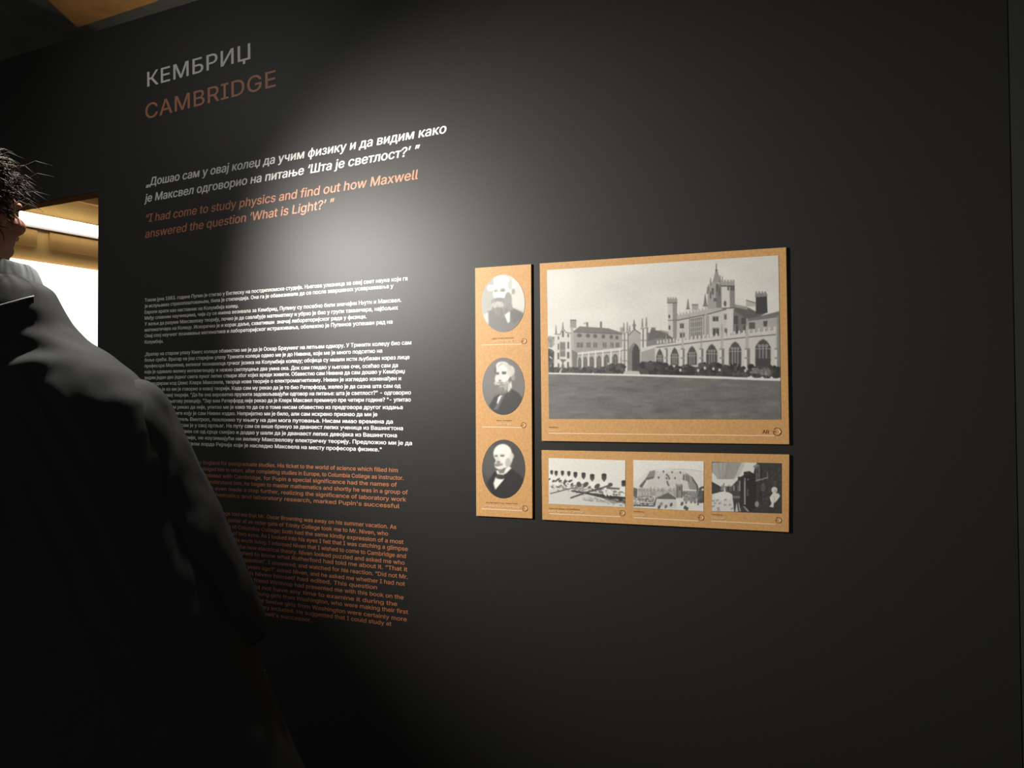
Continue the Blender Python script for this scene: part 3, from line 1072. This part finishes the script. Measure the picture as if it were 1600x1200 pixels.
for _ in range(90):
    x, y = random.uniform(70, 510), random.uniform(850, 1050)
    P.ell(x, y, random.uniform(8, 26), random.uniform(6, 16), random.choice((86, 100, 200, 220)))
P.line([(60, 1040), (500, 1050), (540, 880)], 22, 82)
P.line([(110, 960), (470, 975), (520, 870)], 12, 226)
P.rect(950, 600, 1075, 880, 156)
P.poly([(945, 590), (965, 580), (985, 640), (1050, 640), (1060, 585), (1080, 590), (1085, 880), (945, 880)], 148)
P.rect(970, 640, 990, 880, 96)
P.rect(1062, 620, 1085, 880, 88)
P.poly([(1010, 640), (1045, 640), (1045, 720), (1010, 720)], 92)
P.poly([(1090, 730), (1400, 740), (1420, 960), (1120, 940)], 148)
for _ in range(160):
    x, y = random.uniform(1090, 1420), random.uniform(730, 960)
    P.line([(x, y), (x + random.uniform(-4, 4), y + random.uniform(20, 60))], 9, random.choice((90, 112, 140, 196)))
P.poly([(1410, 780), (1540, 770), (1540, 980), (1400, 990)], 92)
P.bushes(1410, 1530, 640, 980, 92, 40, 28)
P.poly([(1110, 950), (1540, 1000), (1540, 1150), (1200, 1130)], 222)
for x, y in ((690, 330), (870, 345), (1040, 350), (930, 470), (790, 430), (760, 400), (755, 470), (810, 475), (770, 545), (795, 612), (775, 580), (590, 455), (1115, 440), (1110, 490), (1160, 980), (1265, 970), (1345, 975), (1410, 1010)):
    P.ell(x, y, 19, 25, 108)
for x, y, v in ((850, 1020, 96), (600, 1070, 90), (740, 1060, 120), (1075, 1000, 96), (1140, 1080, 84), (1180, 1110, 96), (640, 1010, 140)):
    P.ell(x, y, 28, 44, v, 1, .4)
for _ in range(80):
    x, y = random.uniform(280, 1250), random.uniform(260, 700)
    P.ell(x, y, random.uniform(5, 14), random.uniform(4, 9), random.choice((150, 170, 190)), .6)
P.line([(840, 300), (1000, 280), (1300, 300), (1500, 330)], 14, 190)
P.noise(7, 1.0)
P.blur(0.42)
o = print_sheet('photograph', P, [(989.4, 718.6), (1099.6, 720.7), (1099.3, 798.8), (989.9, 792.9)], -TB - 0.0006, root, 170, 115)
o['label'] = 'old engraving of college courtyards from above'
cap(root, 'Кембриџ', (990.0, 799.9), (1005.5, 800.6), 2.6, True)
cap(root, 'Cambridge', (989.6, 805.6), (1007.8, 806.3), 2.8, False)
rule(root, (990, 808.6), (1091.5, 814.2), 1.1)
badge(root, (1095.4, 808.6), 4.6)

P = Pic(1109, 718, 1225, 806, 4, 60)                   # library
P.frame(1105, 715, 13.333)
P.poly([(100, 100), (720, 90), (560, 450), (200, 450)], 158)
P.poly([(100, 100), (400, 100), (330, 440), (200, 450), (100, 300)], 170)
for x in (230, 330, 450):
    P.line([(x, 100), (300 + (x - 300) * .5, 450)], 12, 142)
P.poly([(95, 300), (190, 400), (200, 450), (560, 450), (720, 90), (1040, 100), (990, 220), (960, 350), (860, 300), (700, 400), (480, 620), (280, 610), (95, 500)], 220)
P.poly([(560, 440), (720, 100), (800, 100), (660, 400)], 196)
P.poly([(95, 500), (260, 590), (300, 720), (95, 760)], 66)
P.poly([(260, 600), (500, 600), (500, 730), (260, 720)], 82)
P.poly([(480, 620), (690, 440), (700, 840), (520, 830)], 74)
for i in range(40):
    x = random.uniform(290, 660)
    P.line([(x, 560 + random.uniform(0, 60)), (x, 690)], 9, random.choice((52, 110, 160)))
P.poly([(95, 760), (360, 700), (520, 770), (570, 1130), (95, 1120)], 212)
P.ell(340, 800, 190, 90, 224)
P.poly([(350, 730), (356, 610), (372, 600), (386, 730)], 226)
P.rect(340, 530, 356, 610, 88)
for x, y in ((130, 900), (210, 890), (160, 950), (260, 950), (370, 985), (470, 985), (230, 1050), (240, 1090), (130, 1010), (520, 1060), (380, 880)):
    P.ell(x, y, 34, 20, 150, .8, -.4)
P.poly([(540, 860), (690, 840), (700, 1000), (880, 1130), (560, 1130)], 66)
P.poly([(580, 1130), (610, 930), (650, 1130)], 190)
P.poly([(640, 940), (660, 940), (700, 1120), (670, 1120)], 168)
P.poly([(700, 960), (730, 960), (880, 1120), (840, 1130)], 150)
P.rect(530, 800, 680, 850, 120)
P.poly([(670, 410), (770, 420), (800, 1020), (690, 1000)], 54)
P.rect(665, 480, 690, 700, 150)
P.rect(640, 400, 745, 470, 56)
P.poly([(760, 300), (880, 280), (1010, 360), (1030, 1150), (880, 1120), (790, 1000)], 48)
P.poly([(740, 380), (810, 310), (880, 280), (880, 360), (760, 400)], 62)
P.rect(768, 420, 800, 980, 128)
P.line([(780, 500), (785, 980)], 16, 176)
P.rect(840, 440, 858, 470, 170)
P.rect(820, 650, 860, 800, 86)
P.poly([(950, 190), (1060, 110), (1540, 130), (1540, 1160), (880, 1130), (1030, 1040), (1010, 220)], 62)
P.poly([(950, 190), (1040, 130), (1100, 160), (1010, 220)], 130)
P.poly([(1010, 220), (1110, 170), (1110, 480), (1010, 500)], 96)
P.rect(1105, 180, 1135, 900, 44)
P.poly([(1010, 470), (1270, 400), (1270, 430), (1010, 500)], 140)
P.line([(1255, 290), (1255, 440)], 16, 120)
for _ in range(110):
    x, y = random.uniform(1020, 1520), random.uniform(220, 1000)
    P.rect(x, y, x + random.uniform(14, 46), y + random.uniform(20, 70), random.choice((46, 58, 78, 92)), .6)
P.ell(1035, 970, 44, 62, 150)
P.ell(1160, 620, 50, 90, 96, .7)
P.ell(1400, 675, 62, 66, 214)
P.rect(1360, 700, 1440, 770, 208)
P.poly([(1300, 830), (1350, 760), (1480, 740), (1520, 800), (1450, 900), (1400, 945), (1330, 930)], 222)
P.poly([(1340, 930), (1390, 930), (1380, 1040), (1290, 1020), (1330, 980)], 214)
P.ell(1420, 690, 18, 24, 170, .8)
P.line([(1390, 800), (1400, 920)], 12, 180)
P.noise(5, 1.0)
P.blur(0.42)
o = print_sheet('photograph', P, [(1112.1, 721.5), (1221.0, 723.8), (1221.0, 802.2), (1112.1, 798.9)], -TB - 0.0006, root, 170, 115)
o['label'] = 'old photograph of a long library with a white bust at right'
cap(root, 'Кембриџ', (1112.2, 804.6), (1128.8, 805.3), 2.6, True)
cap(root, 'Cambridge', (1112.0, 810.2), (1131.8, 811.0), 2.8, False)
rule(root, (1112, 814.2), (1212.5, 819.2), 1.1)
badge(root, (1216.3, 812.8), 4.8)

# ---- tall board with three oval portraits
root = board([(742.2, 418.7), (830.0, 412.5), (832.0, 810.5), (744.0, 806.3)], 'display_board',
             'tall narrow kraft board with three oval portraits of old men, left of the large board')
ORD = ('topmost', 'middle', 'lowest')


def oval(P, x0, y0, x1, y1, label):
    dy = -(x1 - x0) * 0.02
    o = print_sheet('portrait', P, [(x0, y0), (x1, y0 + dy), (x1, y1 + dy * .2), (x0, y1)], -TB - 0.0006, root, 120, 36, oval=True)
    o['label'] = label


P = Pic(748, 422, 826, 524, 5, 184)  # tones kept pale, some of the lamp's glare drawn into the print
P.frame(730, 400, 7.5)
P.poly([(150, 200), (430, 200), (330, 400), (300, 600), (150, 700)], 168)
P.poly([(480, 200), (700, 200), (700, 650), (500, 620)], 206)
P.blur(3)
P.poly([(160, 700), (240, 650), (300, 620), (520, 600), (650, 660), (700, 760), (560, 920), (200, 920)], 118)
P.poly([(170, 700), (245, 655), (250, 800), (190, 760)], 206)
P.ell(415, 370, 112, 130, 240)
P.ell(270, 375, 36, 36, 222)
P.ell(520, 340, 44, 60, 222)
P.ell(500, 330, 30, 70, 176, .7)
P.ell(400, 280, 90, 50, 246)
P.ell(540, 415, 22, 34, 150)
P.ell(395, 440, 92, 90, 230)
P.ell(340, 412, 28, 14, 130)
P.ell(415, 405, 34, 15, 126)
P.line([(318, 388), (356, 385)], 9, 150)
P.line([(385, 378), (450, 385)], 10, 140)
P.poly([(345, 410), (330, 490), (365, 500), (375, 430)], 226)
P.ell(380, 510, 70, 24, 128)
P.ell(310, 540, 30, 40, 140)
P.ell(410, 600, 120, 110, 132)
P.ell(480, 520, 44, 100, 142)
P.ell(360, 575, 70, 44, 200, .85)
P.ell(370, 660, 90, 60, 118)
for _ in range(60):
    x, y = random.gauss(400, 60), random.gauss(600, 50)
    P.line([(x, y), (x + random.uniform(-15, 15), y + 50)], 7, random.choice((110, 130, 170)), .5)
P.poly([(440, 690), (500, 650), (498, 770), (478, 785)], 240)
P.poly([(500, 640), (560, 620), (650, 660), (640, 740), (540, 800)], 104)
P.blur(0.75)
oval(P, 752.2, 429.6, 820.0, 519.0, 'oval portrait of a balding man with a full beard, drawn pale partly as glare')
P = Pic(750, 555, 824, 650, 5, 112)
P.frame(730, 540, 8)
P.ell(300, 420, 140, 240, 122, .6)
P.blur(3)
P.poly([(270, 760), (330, 650), (400, 600), (560, 545), (640, 590), (720, 690), (640, 860), (380, 880)], 60)
P.ell(450, 330, 98, 120, 224)
P.ell(440, 250, 80, 50, 232)
P.ell(545, 320, 48, 70, 206)
P.poly([(350, 260), (430, 205), (530, 240), (590, 330), (560, 400), (545, 330), (440, 230)], 196)
P.ell(352, 310, 14, 50, 96)
P.line([(385, 265), (440, 225)], 12, 160)
P.ell(575, 400, 22, 36, 150)
P.ell(430, 420, 84, 86, 222)
P.ell(378, 352, 26, 13, 92)
P.ell(460, 345, 30, 15, 88)
P.line([(355, 340), (400, 335)], 9, 104)
P.line([(430, 328), (490, 330)], 10, 96)
P.poly([(400, 350), (388, 440), (428, 445), (425, 370)], 214)
P.ell(410, 437, 20, 9, 100)
P.ell(420, 465, 44, 12, 140)
P.ell(425, 490, 24, 7, 96)
P.ell(360, 470, 24, 22, 190)
P.ell(440, 545, 70, 64, 122)
P.ell(500, 500, 42, 60, 172)
P.poly([(500, 540), (550, 440), (560, 520), (510, 590)], 216)
P.ell(430, 510, 30, 14, 196, .8)
for _ in range(70):
    x, y = random.gauss(445, 40), random.gauss(540, 36)
    P.line([(x, y), (x + random.uniform(-10, 10), y + 40)], 6, random.choice((90, 120, 170)), .5)
P.poly([(375, 720), (385, 650), (420, 620), (440, 625), (395, 720)], 240)
P.poly([(330, 800), (420, 640), (470, 610), (380, 800)], 104)
P.poly([(368, 722), (392, 640), (432, 622), (385, 725)], 240)
P.blur(0.7)
oval(P, 753.6, 559.5, 819.2, 648.3, 'oval portrait of a man with swept hair and chin beard')
P = Pic(750, 684, 824, 784, 5, 72)
P.frame(730, 670, 7.5)
P.ell(270, 380, 110, 200, 96, .6)
P.blur(3)
P.poly([(230, 640), (320, 500), (400, 500), (520, 470), (620, 540), (690, 640), (560, 830), (330, 830)], 44)
P.ell(415, 290, 108, 112, 240)
P.ell(430, 350, 100, 110, 236)
P.ell(385, 420, 68, 56, 232)
P.ell(515, 330, 20, 60, 222)
P.ell(535, 320, 12, 30, 200)
P.line([(318, 308), (360, 312)], 10, 140)
P.line([(385, 305), (440, 308)], 10, 150)
P.ell(342, 322, 20, 9, 92)
P.ell(410, 318, 26, 9, 104)
P.poly([(345, 320), (335, 378), (380, 385), (378, 330)], 214)
P.ell(365, 388, 24, 9, 110)
P.ell(368, 418, 52, 18, 150)
P.ell(350, 432, 30, 8, 120)
P.ell(480, 400, 34, 60, 178, .8)
P.poly([(440, 470), (490, 440), (520, 460), (460, 520), (420, 540), (350, 530), (338, 490), (400, 480)], 236)
P.poly([(355, 478), (450, 470), (430, 520), (380, 525)], 128)
P.poly([(308, 640), (335, 560), (460, 560), (470, 570), (330, 718)], 240)
P.ell(400, 565, 60, 26, 58)
P.ell(360, 560, 24, 26, 70)
P.line([(470, 560), (330, 725)], 14, 30)
P.blur(0.7)
oval(P, 753.2, 687.6, 820.2, 778.8, 'oval portrait of a bald man with moustache and bow tie')
cap(root, 'Џејмс Клерк Максвел', (768.5, 530.0), (802.5, 528.6), 2.6, True)
cap(root, 'James Clerk Maxwell', (769.8, 535.0), (801.8, 533.8), 2.9, False)
rule(root, (752.5, 539.0), (815, 537.8), 1.0)
badge(root, (818.8, 533.0), 4.0)
cap(root, 'Џон Тиндал', (776.2, 657.8), (799.6, 657.9), 2.6, True)
cap(root, 'John Tyndall', (775.9, 663.6), (800.0, 663.8), 2.9, False)
rule(root, (753.5, 667.0), (816, 668.1), 1.0)
badge(root, (818.0, 664.2), 4.0)
cap(root, 'Џон Вилијам Струт, барон Рејли', (759.5, 785.8), (808.8, 787.9), 2.4, True)
cap(root, 'John William Strutt, 3rd Baron Rayleigh', (755.2, 791.3), (813.6, 794.0), 2.9, False)
rule(root, (752.5, 794.8), (816.5, 798.2), 1.0)
badge(root, (820.2, 794.4), 4.2)

# ------------------------------------------------------------------ the visitor
DP = 1.90                                               # distance of the person along the view axis
MPP = DP / FPX
e1 = Vector((cr_.x, cr_.y, 0)).normalized()
e2 = Vector((-cb_.x, -cb_.y, 0)).normalized()
d0 = ray(-15, 636)
ORG = CAM + d0 * DP
ORG.z = 0.0
zpx = lambda py: CAM.z + (636.0 - py) * MPP
upx = lambda px: (px + 15.0) * MPP


def W(u, f, z):
    return ORG + e1 * u + e2 * f + Vector((0, 0, z))


person = thing('person', ORG, 'person in a dark jacket with tousled hair seen from behind, reading the wall at left', 'person')
fd = (e2 * 0.96 + e1 * 0.28).normalized()                # where the head looks
fs = Vector((fd.y, -fd.x, 0))                            # the head's right
HC = W(upx(-47), 0.0, zpx(324))
HR = Matrix((( fs.x, fd.x, 0), (fs.y, fd.y, 0), (0, 0, 1)))


def Hd(a, b, c):
    return HC + HR @ Vector((a, b, c))


bm = bmesh.new()
add_ball(bm, HC + HR @ Vector((0, -0.008, 0.022)), (0.075, 0.094, 0.098), HR)
add_ball(bm, Hd(0, 0.022, -0.040), (0.060, 0.072, 0.075), HR)
add_ball(bm, Hd(0, 0.058, -0.098), (0.030, 0.030, 0.024), HR)       # chin
add_ball(bm, Hd(0, 0.082, 0.026), (0.050, 0.018, 0.014), HR)        # brow
add_tube(bm, [Hd(0, 0.092, 0.012), Hd(0, 0.108, -0.016), Hd(0, 0.112, -0.034), Hd(0, 0.095, -0.042)], [0.008, 0.011, 0.014, 0.010], 10)
for sx in (-1, 1):
    add_ball(bm, Hd(sx * 0.013, 0.097, -0.034), (0.009, 0.011, 0.008), HR)
    add_ball(bm, Hd(sx * 0.045, 0.060, -0.022), (0.024, 0.030, 0.022), HR)   # cheekbones
    add_ball(bm, Hd(sx * 0.078, -0.006, -0.010), (0.010, 0.020, 0.033), HR)  # ears
    add_ball(bm, Hd(sx * 0.030, 0.082, 0.006), (0.012, 0.010, 0.008), HR)    # eyelids
add_ball(bm, Hd(0, 0.090, -0.066), (0.024, 0.010, 0.006), HR)       # lips
add_ball(bm, Hd(0, 0.087, -0.077), (0.021, 0.010, 0.006), HR)
NB = W(0.005, 0.02, 1.50)
add_tube(bm, [Hd(0, -0.022, -0.04), Hd(0.0, -0.03, -0.10), NB, W(0.0, 0.02, 1.40)], [0.060, 0.057, 0.064, 0.08], 16)


def oring(c, a, b, n=24, k=2.3):
    out = []
    for i in range(n):
        t_ = 2 * math.pi * i / n
        ct, st = math.cos(t_), math.sin(t_)
        out.append(c + e1 * (a * math.copysign(abs(ct) ** (2 / k), ct)) + e2 * (b * math.copysign(abs(st) ** (2 / k), st)))
    return out


add_loft(bm, [oring(W(0.02, 0.02, z), a, b) for z, a, b in ((0.82, 0.13, 0.09), (0.90, 0.165, 0.11), (1.0, 0.15, 0.10), (1.12, 0.14, 0.095), (1.28, 0.165, 0.11), (1.38, 0.16, 0.10), (1.46, 0.08, 0.07))])
SR, ER, WR = W(0.20, 0.03, 1.34), W(0.375, 0.03, 1.10), W(0.46, 0.06, 0.86)
SL, EL, WL = W(-0.17, 0.03, 1.36), W(-0.25, 0.02, 1.10), W(-0.28, 0.06, 0.86)
for s_, e_, w_ in ((SR, ER, WR), (SL, EL, WL)):
    add_tube(bm, [W(0.02, 0.02, 1.36), s_, s_.lerp(e_, .5), e_, e_.lerp(w_, .4), w_], [0.07, 0.06, 0.05, 0.042, 0.04, 0.028], 14)
    dn = (w_ - e_).normalized()
    sd = e2
    up_ = dn.cross(sd).normalized()
    add_tube(bm, [w_, w_ + dn * 0.04, w_ + dn * 0.09], [0.028, 0.036, 0.034], 12)
    for k, (off, ln) in enumerate(((-0.030, 0.068), (-0.010, 0.080), (0.010, 0.075), (0.029, 0.058))):
        p0 = w_ + dn * 0.085 + sd * off
        add_tube(bm, [p0, p0 + dn * ln * .45 + up_ * 0.004, p0 + dn * ln * .8 + up_ * 0.016, p0 + dn * ln + up_ * 0.032], [0.0095, 0.009, 0.008, 0.006], 8)
    p0 = w_ + dn * 0.025 + sd * 0.026
    add_tube(bm, [p0, p0 + dn * 0.03 + sd * 0.022, p0 + dn * 0.062 + sd * 0.026 + up_ * 0.012], [0.013, 0.011, 0.008], 8)
for sx in (-1, 1):
    add_tube(bm, [W(0.02 + sx * .085, 0.02, 0.88), W(0.02 + sx * .095, 0.03, 0.5), W(0.02 + sx * .10, 0.0, 0.38), W(0.02 + sx * .10, -0.01, 0.10)], [0.085, 0.056, 0.052, 0.036], 14)
    add_tube(bm, [W(0.02 + sx * .10, -0.03, 0.07), W(0.02 + sx * .11, 0.06, 0.05), W(0.02 + sx * .12, 0.15, 0.035)], [0.036, 0.036, 0.026], 12)
body = obj('body', bm, M['skin'], person, True)
fuse(body, 0.006, 5, 0.5)

# hair: a cap with tousled locks
bm = bmesh.new()
q = bmesh.ops.create_uvsphere(bm, u_segments=40, v_segments=24, radius=1.0)
for v in q['verts']:
    n_ = v.co.copy()
    p = Vector((n_.x * 0.086, n_.y * 0.106 - 0.012, n_.z * 0.112 + 0.026))
    low = -0.105 + (0.16 * min(1, (n_.y - .12) * 3.2) if n_.y > 0.12 else 0.0)
    if p.z < low:
        p.z = low
        p.x *= 0.90
        p.y = p.y * 0.90
    nn = mnoise.noise(p * 38) * 0.006 + mnoise.noise(p * 90) * 0.004
    p += n_ * nn
    v.co = HC + HR @ p
for i in range(1100):
    th, ph = random.uniform(0, 2 * math.pi), random.uniform(0.0, 2.1)
    n_ = Vector((math.sin(ph) * math.cos(th), math.sin(ph) * math.sin(th), math.cos(ph)))
    if n_.y > 0.2 and n_.z < 0.4:
        continue
    p = Vector((n_.x * 0.086, n_.y * 0.106 - 0.012, n_.z * 0.112 + 0.026))
    if p.z < -0.10:
        continue
    flow = (Vector((random.uniform(-.5, .5), random.uniform(.1, .9), random.uniform(-.9, .1)))).normalized()
    flow = (flow - n_ * flow.dot(n_)).normalized()
    L = random.uniform(0.022, 0.048)
    lift = random.uniform(0.0, 0.22) if random.random() < .88 else random.uniform(.3, .7)
    a = p * 0.97
    b = p + flow * L * .5 + n_ * L * (.2 + lift * .4)
    c = p + flow * L + n_ * L * lift
    add_tube(bm, [HC + HR @ a, HC + HR @ b, HC + HR @ c], [0.0017, 0.0014, 0.0003], 4)
for k in range(40):                                      # stray wisps towards the wall side
    a = Vector((random.uniform(0.02, 0.08), random.uniform(-0.03, 0.06), random.uniform(0.0, 0.10)))
    d_ = Vector((random.uniform(.5, 1), random.uniform(-.1, .5), random.uniform(-.35, .2))).normalized()
    L = random.uniform(0.04, 0.075)
    add_tube(bm, [HC + HR @ a, HC + HR @ (a + d_ * L * .5 + Vector((0, 0, .012))), HC + HR @ (a + d_ * L + Vector((0, 0, -.004)))], [0.0013, 0.001, 0.0003], 4)
obj('hair', bm, M['hair'], person, True)


# jacket
def folds(o, amp, sc):
    me = o.data
    me.update()
    for v in me.vertices:
        p = Vector((v.co.x * sc, v.co.y * sc, v.co.z * sc * .55))
        v.co += v.normal * (mnoise.noise(p) * amp + mnoise.noise(p * 2.6) * amp * .45)
    me.update()


def jring(py, pl, pr, b, f=0.0, tilt=0.0):
    ul, ur = upx(pl), upx(pr)
    c = W((ul + ur) / 2, f, zpx(py))
    r = oring(c, (ur - ul) / 2, b, 32, 2.4)
    if tilt:
        for p in r:
            p.z += tilt * (p - c).dot(e2)
    return r


bm = bmesh.new()
add_loft(bm, [jring(p, l, r_, b, f_) for p, l, r_, b, f_ in (
    (424, -60, 40, 0.070, 0.0), (448, -95, 76, 0.085, 0.0), (478, -140, 91, 0.105, 0.0), (505, -170, 104, 0.118, 0.01), (528, -184, 128, 0.125, 0.015),
    (548, -190, 160, 0.130, 0.02), (575, -196, 195, 0.135, 0.02), (620, -196, 238, 0.14, 0.02), (700, -194, 268, 0.145, 0.02), (800, -192, 300, 0.15, 0.02),
    (900, -192, 345, 0.155, 0.02), (980, -194, 378, 0.16, 0.02), (1060, -196, 408, 0.165, 0.02), (1120, -202, 434, 0.17, 0.02), (1240, -216, 486, 0.18, 0.02))])
jk = obj('jacket', bm, M['jacket'], person, True)
fuse(jk, 0.009, 6, 0.5)
folds(jk, 0.006, 9)


def creases(o, seeds, amp):
    """ridge-like wrinkles running along given directions"""
    me = o.data
    me.update()
    n = len(me.vertices)
    co, no = np.empty(n * 3), np.empty(n * 3)
    me.vertices.foreach_get('co', co)
    me.vertices.foreach_get('normal', no)
    co, no = co.reshape(-1, 3), no.reshape(-1, 3)
    d_ = np.zeros(n)
    for c_, ax, wl, ln, wd in seeds:
        q_ = co - np.array(c_)
        a_ = np.array(ax)
        t_ = q_ @ a_
        r2 = ((q_ - t_[:, None] * a_) ** 2).sum(1)
        d_ += np.cos((q_ @ np.array(ax.orthogonal().normalized())) / wl * 6.283) * np.exp(-(t_ / ln * 1.8) ** 2 - r2 / (wd * wd))
    me.vertices.foreach_set('co', (co + no * (d_ * amp)[:, None]).ravel())
    me.update()


creases(jk, [(W(upx(a), -0.12, zpx(b)), (e1 * cx_ + Vector((0, 0, cz_))).normalized(), wl, ln, wd) for a, b, cx_, cz_, wl, ln, wd in (
    (60, 560, .8, .5, .05, .16, .06), (-20, 620, .9, -.3, .06, .2, .06), (120, 660, .5, -.8, .05, .16, .05), (40, 760, .3, -1, .06, .2, .07), (160, 820, .45, -.9, .06, .2, .06), (250, 1000, .5, -.9, .07, .25, .07))], 0.006)


def sleeve(pts, rad):
    bm = bmesh.new()
    add_tube(bm, pts, rad, 20)
    o = obj('sleeve', bm, M['jacket'], jk, True)
    sub = o.modifiers.new('s', 'SUBSURF')
    sub.levels = sub.render_levels = 2
    bake_mods(o)
    folds(o, 0.009, 15)
    return o


sp = [(172, 592, .03, 30), (190, 622, .03, 56), (222, 690, .03, 60), (250, 750, .03, 58), (285, 815, .03, 56), (320, 880, .03, 53), (348, 940, .045, 50), (362, 990, .055, 47), (366, 1016, .06, 44)]
sleeve([W(upx(a), f_, zpx(b)) for a, b, f_, _ in sp], [r_ * MPP for *_, r_ in sp])
sl = [(-150, 520, .02, 30), (-180, 560, .02, 52), (-205, 640, .02, 56), (-215, 750, .02, 52), (-218, 850, .03, 48), (-220, 930, .05, 44), (-221, 950, .05, 42)]
sleeve([W(upx(a), f_, zpx(b)) for a, b, f_, _ in sl], [r_ * MPP for *_, r_ in sl])
bm = bmesh.new()
cc = W(upx(-14), 0.01, zpx(424))
rings = []
for z_, a, b in ((-0.035, 0.098, 0.092), (-0.012, 0.092, 0.086), (0.012, 0.080, 0.078), (0.022, 0.074, 0.073), (0.016, 0.068, 0.067), (-0.02, 0.066, 0.065)):
    rings.append([p + Vector((0, 0, -0.12 * (p - cc).dot(e2) * 1.0)) for p in oring(cc + Vector((0, 0, z_)), a, b, 32, 2.1)])
add_loft(bm, rings, False)
o = obj('collar', bm, M['collar'], jk, True)
sub = o.modifiers.new('s', 'SUBSURF')
sub.levels = 1
bake_mods(o)
folds(o, 0.003, 20)
o['label'] = 'jacket collar with lamplight put into its lighter grey'
# piping along the yoke of the jacket back, laid on the cloth
bpy.context.view_layer.update()
dgr = bpy.context.evaluated_depsgraph_get()
pts = []
for i in range(22):
    px, py = -120 + i * 8.2, 510 - (i * 8.2) * 0.27 + max(0, i * 8.2 - 172) * .42
    d_ = ray(px, py).normalized()
    ok, loc, nrm, *_ = jk.ray_cast(jk.matrix_world.inverted() @ CAM, d_)
    if ok:
        pts.append(loc + nrm * 0.002)
if len(pts) > 4:
    bm = bmesh.new()
    add_tube(bm, pts, 0.0018, 6)
    o = obj('piping', bm, M['seam'], jk, True)
    o['label'] = 'light piping across the shoulders'
# trousers and shoes (below the picture's lower edge)
bm = bmesh.new()
for sx in (-1, 1):
    add_tube(bm, [W(0.02 + sx * .06, 0.02, 0.93), W(0.02 + sx * .085, 0.02, 0.82), W(0.02 + sx * .10, 0.03, 0.5), W(0.02 + sx * .10, 0.0, 0.38), W(0.02 + sx * .105, -0.01, 0.06)],
             [0.13, 0.11, 0.082, 0.078, 0.078], 18)
tr = obj('trousers', bm, M['trousers'], person, True)
fuse(tr, 0.012, 6, 0.5)
for sx in (-1, 1):
    bm = bmesh.new()
    add_tube(bm, [W(0.02 + sx * .10, -0.075, 0.045), W(0.02 + sx * .10, -0.03, 0.05), W(0.02 + sx * .11, 0.06, 0.048), W(0.02 + sx * .118, 0.14, 0.040), W(0.02 + sx * .122, 0.20, 0.034)], [0.034, 0.046, 0.048, 0.046, 0.028], 16)
    for v in bm.verts:
        if v.co.z < 0.004:
            v.co.z = 0.004
        v.co.z -= 0.003
    s_ = obj('shoe', bm, M['shoe'], person, True)
